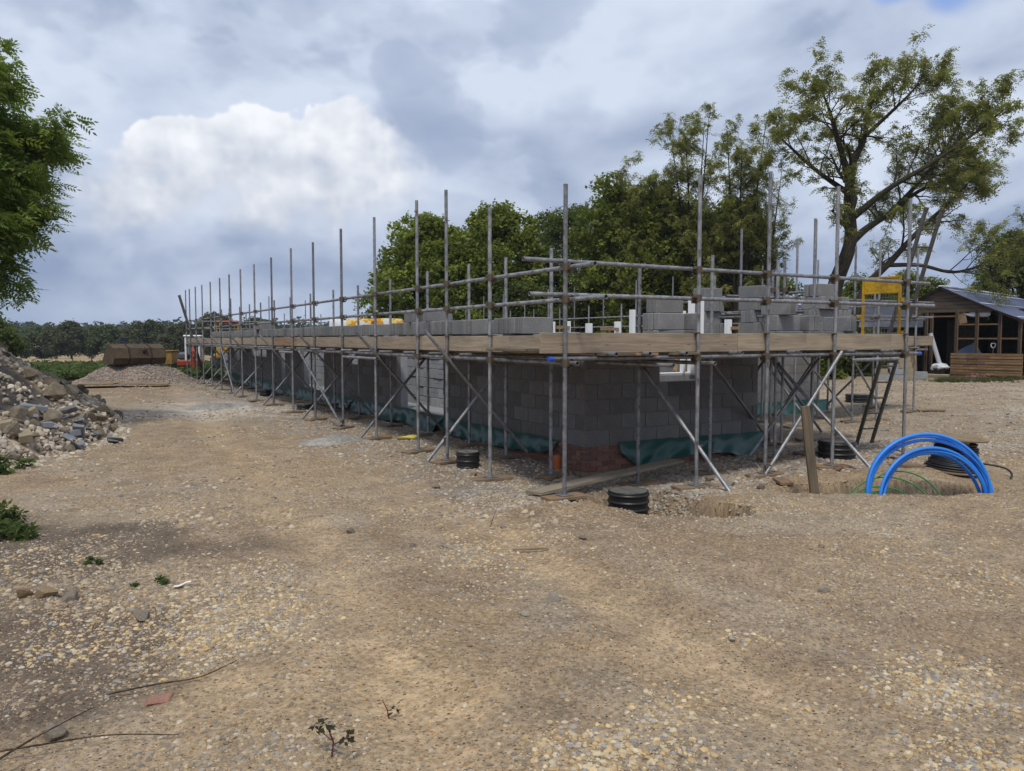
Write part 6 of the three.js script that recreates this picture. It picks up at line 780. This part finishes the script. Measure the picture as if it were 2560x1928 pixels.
// tree built of billows: trunk and limbs inside, leaf clumps thick on the outside of each billow
function billowTree(name, label, X, Z, H, RX, RZ, { base = 0.18, tones = MAPLE, seed = 1, n = 3200, clump, bill = 34, lean = 0, group = 'trees behind the building', size = 1, hollow = 0.45 }) {
  const r = rngOf(seed), gy = coarse(X, Z), t = thing(name, label, 'tree', [X, gy, -Z], 0, group), P = new Pipes(), list = [], lobes = [];
  const y0 = H * base; for (let k = 0; k < bill; k++) { const v = (k + 0.5) / bill, y = y0 + (H - y0) * (0.06 + 0.9 * v), env = Math.sin(Math.PI * Math.pow(clamp(0.12 + 0.84 * v), 0.75)) ** 0.6, a = k * 2.4 + r() * 0.9, q = Math.sqrt(r()) * 0.95; const R = (0.22 + 0.16 * r()) * Math.min(RX, H * 0.4) * (0.75 + 0.35 * env); lobes.push([V(Math.cos(a) * RX * env * q + lean * v, y - 0.25 * R, Math.sin(a) * RZ * env * q), R]); }
  const trunkTop = V(lean * 0.5, H * 0.62, 0), path = []; for (let k = 0; k <= 6; k++) path.push(V(lean * 0.5 * (k / 6) + 0.12 * (r() - 0.5), H * 0.62 * k / 6, 0.12 * (r() - 0.5))); const rt = H * 0.028; P.add(path, path.map((_, k) => rt * (1 - 0.11 * k) * (k ? 1 : 1.3)), 9, false);
  for (const [c, R] of lobes) { const s = path[Math.min(6, 2 + Math.floor(r() * 4))].clone(), m = s.clone().lerp(c, 0.55).add(V(0, -0.2 * R, 0)); P.add([s, m, c], [rt * 0.4, rt * 0.22, rt * 0.08], 5, false); }
  const each = Math.ceil(n / bill); for (const [c, R] of lobes) for (let k = 0; k < each; k++) { const d = V(r() - 0.5, r() - 0.42, r() - 0.5).normalize(), q = hollow + (1.12 - hollow) * Math.pow(r(), 0.5); list.push({ v: V(c.x + d.x * R * q, c.y + d.y * R * q * 0.82, c.z + d.z * R * q), s: size }); }
  obj('trunk', P.geo(), darkBark, t); foliage('crown', t, clump, list, tones, seed + 5); return t;
}
const cMaple = leafClump(15, 0.26, 0.17, 0.13, 3), cOak = leafClump(15, 0.25, 0.14, 0.1, 4), cFar = leafClump(12, 0.42, 0.3, 0.24, 5), cAsh = leafClump(6, 0.09, 0.2, 0.06, 6, -0.05, 3), cNear = leafClump(6, 0.13, 0.25, 0.04, 7, 0.08, 5), cWillow = leafClump(14, 0.2, 0.13, 0.05, 8, 0.1);
// row of trees behind the building, from the left to the big ash
billowTree('field_maple', 'bright green maple at the left end of the tree row', -4.4, 42, 8.2, 3.2, 2.8, { tones: MAPLE.map((c) => c.map((v) => v * 1.25)), seed: 11, clump: cMaple, n: 3400, base: 0.1, bill: 38 });
billowTree('field_maple', 'rounded green maple second from the left of the tree row', -1.0, 43, 8.9, 3.9, 3, { tones: MAPLE.map((c) => c.map((v) => v * 1.15)), seed: 12, clump: cMaple, n: 3600, base: 0.1, bill: 38 });
billowTree('oak_tree', 'dark dense oak in the middle of the tree row', 2.9, 46, 9.4, 4.2, 3, { seed: 13, clump: cOak, n: 3600, tones: OAK, base: 0.08, bill: 40 });
billowTree('field_maple', 'broad green maple right of the corner pole', 6.2, 41, 9.9, 3.9, 3, { seed: 14, clump: cMaple, n: 4200, base: 0.08, bill: 44 });
billowTree('oak_tree', 'dark tree behind the block stacks', 9.6, 44, 9.4, 4, 3, { seed: 15, clump: cOak, n: 3400, tones: OAK, base: 0.08, bill: 38 });
billowTree('field_maple', 'leafy maple low beside the big ash', 12.2, 43, 9.2, 2.7, 2.6, { seed: 16, clump: cMaple, n: 2600, base: 0.08, bill: 34 });
billowTree('elder_bush', 'dark elder low between the middle trees', 0.8, 40, 4.6, 3.0, 2, { seed: 17, clump: cOak, n: 1800, tones: OAK, base: 0.0, bill: 26 });
billowTree('elder_bush', 'dark understorey bush behind the front deck', 7.8, 40, 4.4, 3.4, 2, { seed: 18, clump: cOak, n: 2000, tones: OAK, base: 0.0, bill: 26 });
// open-crowned young ashes
function ashTree(name, label, X, Z, stems, o) {
  const t = thing(name, label, 'tree', [X, coarse(X, Z), -Z], 0, o.group ?? 'trees behind the building'), r = rngOf(o.seed), P = new Pipes(), tips = [];
  for (const { pts, r0, r1, kids } of stems) { const curve = new THREE.CatmullRomCurve3(pts.map((p) => V(...p))), N = pts.length * 5, path = curve.getPoints(N), rads = path.map((_, k) => mix(r0, r1, Math.pow(k / N, 0.85))); P.add(path, rads, 9, false);
    for (let k = 0; k < kids; k++) { const u = (o.from ?? 0.25) + (1 - (o.from ?? 0.25)) * ((k + r()) / kids), i = Math.min(N - 1, Math.floor(u * N)), ax = path[i + 1].clone().sub(path[i]).normalize(), side = V(r() - 0.5, (r() - 0.35), r() - 0.5).cross(ax).normalize(), d = ax.clone().multiplyScalar(0.72).addScaledVector(side, 0.75); growLimb(P, tips, r, path[i], d, o.len * (1.2 - 0.6 * u) * (0.7 + 0.6 * r()), Math.max(0.012, rads[i] * 0.42), 0, o.limb); } tips.push(path[N]); }
  obj('trunk', P.geo(), o.bark ?? barkMat, t); foliage('crown', t, o.clump, tips.filter(() => r() < o.keep).map((v) => ({ v: v.clone().add(V((r() - 0.5) * 0.2, (r() - 0.5) * 0.2, (r() - 0.5) * 0.2)), s: o.size ?? 1 })), o.tones, o.seed + 1); return t;
}
{ // the big leaning ash at the right; limbs in metres from its foot
  const S = 34 / 1955, X0 = 2085, Y0p = 905, q = (x, y, z = 0) => [(1280 + x * 0.5787 - X0) * S, (Y0p - y * 0.5787) * S, z];
  const limb = { seg: 4, wob: 0.55, lift: 0.05, max: 2, kids: [4, 3], from: 0.25, spread: 0.7, shrink: 0.62 };
  ashTree('ash_tree', 'tall leaning ash with sparse young leaves behind the sheds', (X0 - 1280) * S, 34, [
    { pts: [q(1370, 1560), q(1385, 1200), q(1440, 1000, 0.2), q(1425, 820, 0.3), q(1440, 680, 0.2), q(1495, 560, 0), q(1530, 440, -0.4), q(1550, 330, -0.5)], r0: 0.4, r1: 0.025, kids: 20 },
    { pts: [q(1430, 740, 0.2), q(1350, 580, 0.8), q(1295, 470, 1.2), q(1250, 390, 1.4)], r0: 0.16, r1: 0.02, kids: 12 },
    { pts: [q(1435, 800, 0.2), q(1330, 680, -0.8), q(1240, 560, -1.6), q(1180, 480, -2)], r0: 0.13, r1: 0.02, kids: 10 },
    { pts: [q(1440, 1010, 0), q(1550, 930, -0.8), q(1680, 850, -1.2), q(1810, 755, -1.5), q(1960, 690, -1.6), q(2110, 620, -2)], r0: 0.2, r1: 0.02, kids: 22 },
    { pts: [q(1440, 900, 0.3), q(1560, 790, 1.0), q(1700, 700, 1.6), q(1850, 590, 2), q(1990, 470, 2.2)], r0: 0.16, r1: 0.02, kids: 22 },
    { pts: [q(1490, 560, 0), q(1570, 470, 1), q(1630, 400, 1.4), q(1660, 340, 1.6)], r0: 0.1, r1: 0.015, kids: 9 },
    { pts: [q(1680, 850, -1.2), q(1790, 720, -1), q(1880, 580, -0.6), q(1915, 460, -0.2)], r0: 0.13, r1: 0.02, kids: 20 },
    { pts: [q(1430, 1560, 0.3), q(1490, 1210, 0.5), q(1600, 1080, 0.6), q(1700, 955, 0.9), q(1800, 850, 1.2), q(1880, 760, 1.4)], r0: 0.23, r1: 0.02, kids: 9 },
    { pts: [q(1590, 1100, 0.6), q(1700, 1105, 1), q(1830, 1135, 1.2), q(1950, 1098, 1.4), q(2070, 1010, 1.5), q(2190, 950, 1.6)], r0: 0.1, r1: 0.015, kids: 12 },
  ], { seed: 61, len: 1.75, clump: cAsh, tones: ASHL, keep: 0.62, from: 0.3, limb, size: 0.95 });
}
const youngLimb = { seg: 4, wob: 0.5, lift: 0.1, max: 2, kids: [4, 3], from: 0.2, spread: 0.6, shrink: 0.62 };
const young = (label, X, Z, H, seed, w, kids) => { const r = rngOf(seed), st = []; for (let k = 0; k < 4; k++) { const a = k * 1.6 + r(), b = w * (0.3 + 0.5 * r()); st.push({ pts: [[0, 0, 0], [Math.cos(a) * b * 0.2, H * 0.3, Math.sin(a) * b * 0.2], [Math.cos(a) * b * 0.6, H * 0.65, Math.sin(a) * b * 0.6], [Math.cos(a) * b, H * (0.85 + 0.15 * r()), Math.sin(a) * b]], r0: 0.13, r1: 0.012, kids }); } ashTree('young_ash', label, X, Z, st, { seed: seed + 3, len: 1.6, clump: cAsh, tones: ASHL, keep: 0.42, from: 0.2, limb: youngLimb, size: 0.9 }); };
young('slender ash rising above the middle of the tree row', 9.0, 39, 13.2, 71, 1.9, 18); young('open-crowned ash left of the slender one', 6.4, 39.5, 10.6, 72, 1.5, 14); young('leafy ash just left of the big leaning ash', 11.2, 39, 12.2, 73, 1.8, 16); young('thin ash between the two open-crowned ones', 12.6, 40, 10.2, 74, 1.5, 10);
// trees and bushes round the sheds
billowTree('elder_bush', 'green bush seen below the deck beside the block stack', 11.9, 30.5, 2.3, 1.5, 1.0, { seed: 19, clump: cMaple, n: 700, tones: MAPLE, base: 0.0, bill: 16, group: 'bushes round the sheds', size: 0.8 });
billowTree('elder_bush', 'second green bush behind the ladder feet', 14.1, 32.6, 2.1, 1.6, 1.0, { seed: 20, clump: cOak, n: 700, tones: OAK, base: 0.0, bill: 16, group: 'bushes round the sheds', size: 0.8 });
billowTree('hawthorn', 'dark hawthorn above the shed roof at the right edge', 27.2, 42, 7.2, 3.3, 3.2, { seed: 21, clump: cOak, n: 3200, tones: OAK, base: 0.1, bill: 36, group: 'trees round the sheds' });
billowTree('hawthorn', 'loose green hawthorn behind the shed ridge', 22.3, 44, 5.2, 2.9, 2.4, { seed: 22, clump: cOak, n: 1700, tones: MAPLE, base: 0.1, bill: 34, group: 'trees round the sheds' });
billowTree('hawthorn', 'small tree behind the ladder top', 18.6, 42, 4.9, 2.2, 2, { seed: 23, clump: cOak, n: 900, tones: MAPLE, base: 0.1, bill: 28, group: 'trees round the sheds' });
// near tree at the left edge
{ const r = rngOf(5), st = [], H = 6.6; st.push({ pts: [[-1.6, 0, 0.4], [-1.3, 2.2, 0.2], [-0.9, 4.6, 0], [-0.6, 6.8, 0]], r0: 0.24, r1: 0.03, kids: 12 }); for (const [x, y, z, y0] of [[2.5, 4.2, 0.6, 3.6], [2.7, 4.9, -0.4, 3.8], [2.2, 5.6, 0.4, 4.0], [2.5, 3.6, 0.2, 3.4], [1.4, 6.5, -0.4, 4.6], [1.7, 4.0, 1.2, 3.4], [2.0, 5.2, -1.2, 3.8]]) st.push({ pts: [[-1.25, y0, 0.1], [-0.2, mix(y0, y, 0.6) + 0.2, z * 0.4], [x * 0.55, mix(y0, y, 0.9) + 0.15, z * 0.8], [x, y, z]], r0: 0.08, r1: 0.01, kids: 13 });
  ashTree('ash_tree', 'near leafy ash cut by the left edge', -11.55, 14.2, st, { seed: 91, len: 1.25, clump: cNear, tones: NEAR, keep: 0.5, from: 0.36, limb: { seg: 4, wob: 0.5, lift: 0.02, max: 2, kids: [4, 3], from: 0.2, spread: 0.75, shrink: 0.6 }, size: 1.0, group: 'trees at the left edge', bark: darkBark }); }
// hedgerow trees across the field and the far wood
const hedgeRow = [[-79, 131, 5.2, 8], [-71, 126, 6.0, 6.5], [-66, 127, 5.4, 6], [-58.5, 126, 6.2, 7], [-50.5, 132, 4.4, 5.6], [-90, 120, 5.0, 9], [-103, 116, 5.6, 8]];
const hlab = ['leftmost clump tree of the hedgerow across the field', 'second hedgerow tree across the field', 'third hedgerow tree across the field', 'fourth hedgerow tree across the field, above the loader bucket', 'small hedgerow tree right of the loader bucket', 'tall hedgerow tree behind the soil mound', 'hedgerow tree at the left edge behind the soil mound'];
hedgeRow.forEach(([X, Z, H, R], i) => billowTree('hedgerow_tree', hlab[i], X, Z, H, R * 0.72, R * 0.6, { seed: 120 + i, clump: cFar, n: 1500, tones: i % 2 ? HEDGE : HEDGE.map(([q, w, e]) => [q * 1.1, w * 1.25, e]), base: 0.08 + 0.1 * (i % 3), bill: 30, group: 'hedgerow trees across the field', size: 1.0 }));
[[-46.5, 112, 5.2, 5.4, 'hedgerow tree left of the excavator'], [-41.5, 110, 6.4, 6, 'tall hedgerow tree behind the excavator'], [-36.5, 113, 5.9, 6, 'hedgerow tree behind the far scaffold end'], [-31, 118, 4.3, 6, 'low hedgerow tree seen above the long deck'], [-24, 125, 4.4, 6.4, 'second low hedgerow tree seen above the long deck'], [-15, 118, 4.8, 6, 'hedgerow tree behind the insulation stack'], [-8, 112, 5.2, 4, 'hedgerow tree left of the maple row']].forEach(([X, Z, H, R, lab], i) => billowTree('hedgerow_tree', lab, X, Z, H, R * 0.72, R * 0.6, { seed: 140 + i, clump: cFar, n: 1300, tones: HEDGE, base: 0.12, bill: 26, group: 'hedgerow trees across the field', size: 1.0 }));
billowTree('ash_tree', 'middle-distance tree behind the soil mound at the left', -24.8, 36, 3.4, 2.4, 2, { seed: 160, clump: cOak, n: 1500, tones: OAK, base: 0.05, bill: 26, group: 'trees at the left edge' });
{ // far wood along the skyline: reads as one mass
  const r = rngOf(300), list = []; for (let k = 0; k < 5200; k++) { const X = -330 + 620 * r(), Z = 330 + 250 * r() ** 1.3, h = coarse(X, Z), top = 6 + 5 * fbm2(X * 0.03 + 3, Z * 0.03, 3) + 3.5 * n2(X * 0.12, Z * 0.12); list.push({ v: V(X, h + top * (0.25 + 0.72 * Math.sqrt(r())), -Z), s: 3.0 + 1.4 * r() }); }
  const im = foliage('far_wood', scene, leafClump(14, 0.5, 0.42, 0.36, 9), list, [[0.055, 0.085, 0.04], [0.07, 0.10, 0.045], [0.045, 0.066, 0.036], [0.085, 0.115, 0.05]], 301); im.name = numbered('far_wood'); tag(im, 'far green wood along the skyline', 'wood', null, 'stuff');
  const L2 = []; for (let k = 0; k < 1500; k++) { const X = -170 + 240 * r(), Z = 150 + 25 * r(); L2.push({ v: V(X, coarse(X, Z) + 0.3 + 2.0 * r() * (0.5 + n2(X * 0.1, 4)), -Z), s: 1.5 }); } const i2 = foliage('far_hedge', scene, cFar, L2, HEDGE, 302); i2.name = numbered('far_hedge'); tag(i2, 'low dark hedge along the far side of the field', 'hedge', null, 'stuff');
}
// electricity pylon on the skyline
{ const X = -300, Z = 602, y = coarse(X, Z), t = thing('pylon', 'tiny lattice electricity pylon on the skyline', 'pylon', [X, y, -Z]), m = std({ color: col(0.2, 0.21, 0.23), roughness: 0.6, metalness: 0.4 }), list = []; const H = 14; for (const [sx, sz] of [[-1, -1], [1, -1], [1, 1], [-1, 1]]) list.push(barGeo([sx * 1.6, 0, sz * 1.6], [sx * 0.5, H, sz * 0.5], 0.22, 0.22, 0.01)); for (let k = 0; k < 6; k++) { const y0 = k * H / 6, y1 = (k + 1) * H / 6, w0 = mix(1.6, 0.5, k / 6), w1 = mix(1.6, 0.5, (k + 1) / 6); for (const z of [-1, 1]) list.push(barGeo([-w0, y0, z * w0], [w1, y1, z * w1], 0.12, 0.12, 0.01), barGeo([w0, y0, z * w0], [-w1, y1, z * w1], 0.12, 0.12, 0.01)); } obj('lattice', join(list), m, t); for (const [yy, w] of [[8.5, 3.2], [10.8, 3.8], [12.8, 2.6]]) obj('cross_arm', at(cbox(w * 2, 0.2, 0.3, 0.02), 0, yy, 0), m, t); }
// ---------------------------------------------------------------- weeds and grass
const cWeed = leafClump(16, 0.09, 0.09, 0.045, 15, -0.1), cGrass = (() => { const r = rngOf(4), pos = [], nor = []; for (let k = 0; k < 12; k++) { const a = r() * 6.283, L = 0.1 + 0.16 * r(), b = V((r() - 0.5) * 0.12, 0, (r() - 0.5) * 0.12), s = V(Math.cos(a), 0, Math.sin(a)).multiplyScalar(0.005), tip = b.clone().add(V(Math.sin(a) * L * 0.4, L, -Math.cos(a) * L * 0.4)); for (const p of [b.clone().sub(s), b.clone().add(s), tip]) { pos.push(p.x, p.y, p.z); nor.push(-Math.sin(a) * 0.7, 0.7, Math.cos(a) * 0.7); } } const g = new THREE.BufferGeometry(); g.setAttribute('position', new THREE.Float32BufferAttribute(pos, 3)); g.setAttribute('normal', new THREE.Float32BufferAttribute(nor, 3)); g.setAttribute('uv', new THREE.Float32BufferAttribute(new Float32Array(pos.length / 3 * 2), 2)); return g; })();
const WEED = [[0.12, 0.17, 0.05], [0.095, 0.14, 0.042], [0.155, 0.195, 0.06]];
function weedClump(label, X, Z, R, H, n, seed, g = cWeed, size = 1) { const r = rngOf(seed), t = thing('weed_clump', label, 'weeds', [X, hGround(X, Z), -Z], 0, 'weeds at the yard edges'), P = new Pipes(), list = []; for (let k = 0; k < Math.max(3, n / 9); k++) { const a = r() * 6.28, q = R * Math.sqrt(r()), x = Math.cos(a) * q, z = Math.sin(a) * q, h = H * (0.4 + 0.6 * r()) * (1 - 0.5 * q / R), g0 = hGround(X + x, Z - z) - hGround(X, Z); P.add([V(x, g0 - 0.02, z), V(x * 1.1 + 0.03 * (r() - 0.5), g0 + h * 0.5, z * 1.1), V(x * 1.2, g0 + h, z * 1.2)], [0.005, 0.004, 0.002], 4, false); for (let j = 0; j < 9; j++) list.push({ v: V(x * (1 + 0.2 * j / 9), g0 + h * (0.1 + 0.95 * j / 9), z * (1 + 0.2 * j / 9)), s: size }); } obj('stems', P.geo(), std({ color: col(0.09, 0.10, 0.045), roughness: 0.9 }), t); foliage('leaves', t, g, list, WEED, seed + 1); }
weedClump('nettle clump at the left edge before the rubble heap', -6.9, 10.3, 0.42, 0.32, 70, 401, cWeed, 0.8); weedClump('leafy weeds at the left edge of the foreground', -4.72, 7.0, 0.26, 0.26, 70, 402, cWeed, 0.55); weedClump('low weeds below the leafy ones at the left edge', -4.45, 6.45, 0.3, 0.2, 80, 403, cWeed, 0.7); weedClump('tiny green weed on the dark soil', -3.15, 5.95, 0.12, 0.06, 27, 404, cWeed, 0.22); weedClump('small grassy weed beside the paper scrap', -2.55, 5.4, 0.13, 0.05, 27, 405, cWeed, 0.22); weedClump('weeds in the bottom left corner', -2.15, 2.95, 0.14, 0.07, 27, 406, cWeed, 0.28);
{ const g = leafClump(9, 0.035, 0.05, 0.032, 25, -0.1), t = thing('seedling', 'dark purplish seedling sprouting at the bottom of the foreground', 'plant', [-0.72, hGround(-0.72, 3.02), -3.02]); const P = new Pipes(); P.add([V(0, -0.02, 0), V(0.01, 0.06, 0), V(-0.01, 0.13, 0.01)], [0.005, 0.004, 0.003], 5); P.add([V(0.01, 0.05, 0), V(0.07, 0.09, 0.02)], [0.003, 0.002], 4); P.add([V(0.0, 0.07, 0), V(-0.06, 0.11, -0.02)], [0.003, 0.002], 4); obj('stem', P.geo(), std({ color: col(0.12, 0.045, 0.04), roughness: 0.8 }), t); foliage('leaves', t, g, [{ v: V(-0.01, 0.13, 0.01), s: 0.8 }, { v: V(0.07, 0.09, 0.02), s: 0.7 }, { v: V(-0.06, 0.11, -0.02), s: 0.7 }], [[0.055, 0.055, 0.03], [0.07, 0.06, 0.035]], 77);
  const t2 = thing('seedling', 'small red-stemmed shoot above the dark seedling', 'plant', [-0.55, hGround(-0.55, 3.42), -3.42]); const P2 = new Pipes(); P2.add([V(0, -0.02, 0), V(-0.01, 0.04, 0), V(-0.03, 0.09, 0.01)], [0.004, 0.003, 0.002], 5); obj('stem', P2.geo(), std({ color: col(0.2, 0.03, 0.03), roughness: 0.8 }), t2); foliage('leaves', t2, g, [{ v: V(0.02, 0.03, 0.0), s: 0.6 }], [[0.06, 0.06, 0.035]], 78); }
function grassStuff(name, label, n, place, size, seed, tones = WEED, g = cGrass) { const r = rngOf(seed), list = []; for (let k = 0; k < n; k++) { const p = place(r); if (p) list.push({ v: V(p[0], hGround(p[0], p[1]) + (p[2] ?? 0), -p[1]), s: size }); } const im = foliage(name, scene, g, list, tones, seed); im.name = numbered(name); tag(im, label, 'grass', null, 'stuff'); }
{ // blades must stand up: no tilt for grass
}
grassStuff('verge_weeds', 'green weeds along the yard edge before the field', 2600, (r) => { const X = -27 + 13.5 * r(), Z = 30 + 9 * r(), d = n2(X * 0.4, Z * 0.4); return Math.hypot((X + 15.1) / 3.1, (Z - 31.4) / 2.9) < 1 ? null : [X, Z, 0.05 + 0.45 * r() * d]; }, 2.4, 501, WEED, cWeed);
grassStuff('shed_grass', 'thin grass on the ground before the shed', 1500, (r) => { const X = 15.2 + 5.5 * r(), Z = 27.6 + 2.2 * r(); return r() < sstep(0.4, 0.62, fbm2(X * 0.9, Z * 1.6, 3)) ? [X, Z, 0.0] : null; }, 0.9, 502, [[0.09, 0.115, 0.04], [0.12, 0.13, 0.055]]);
grassStuff('far_verge', 'rough green verge between yard and field', 2200, (r) => { const X = -30 + 22 * r(), Z = 41 + 6 * r(); return [X, Z, 0.25 * r()]; }, 3, 503, WEED, cWeed);

// thin summer haze over the far fields
scene.fog = new THREE.FogExp2(0xc3cfe0, 0.0003);

scene.traverse((o) => { if (o.isMesh) { o.castShadow = true; o.receiveShadow = true; } });
renderer.render(scene, camera);
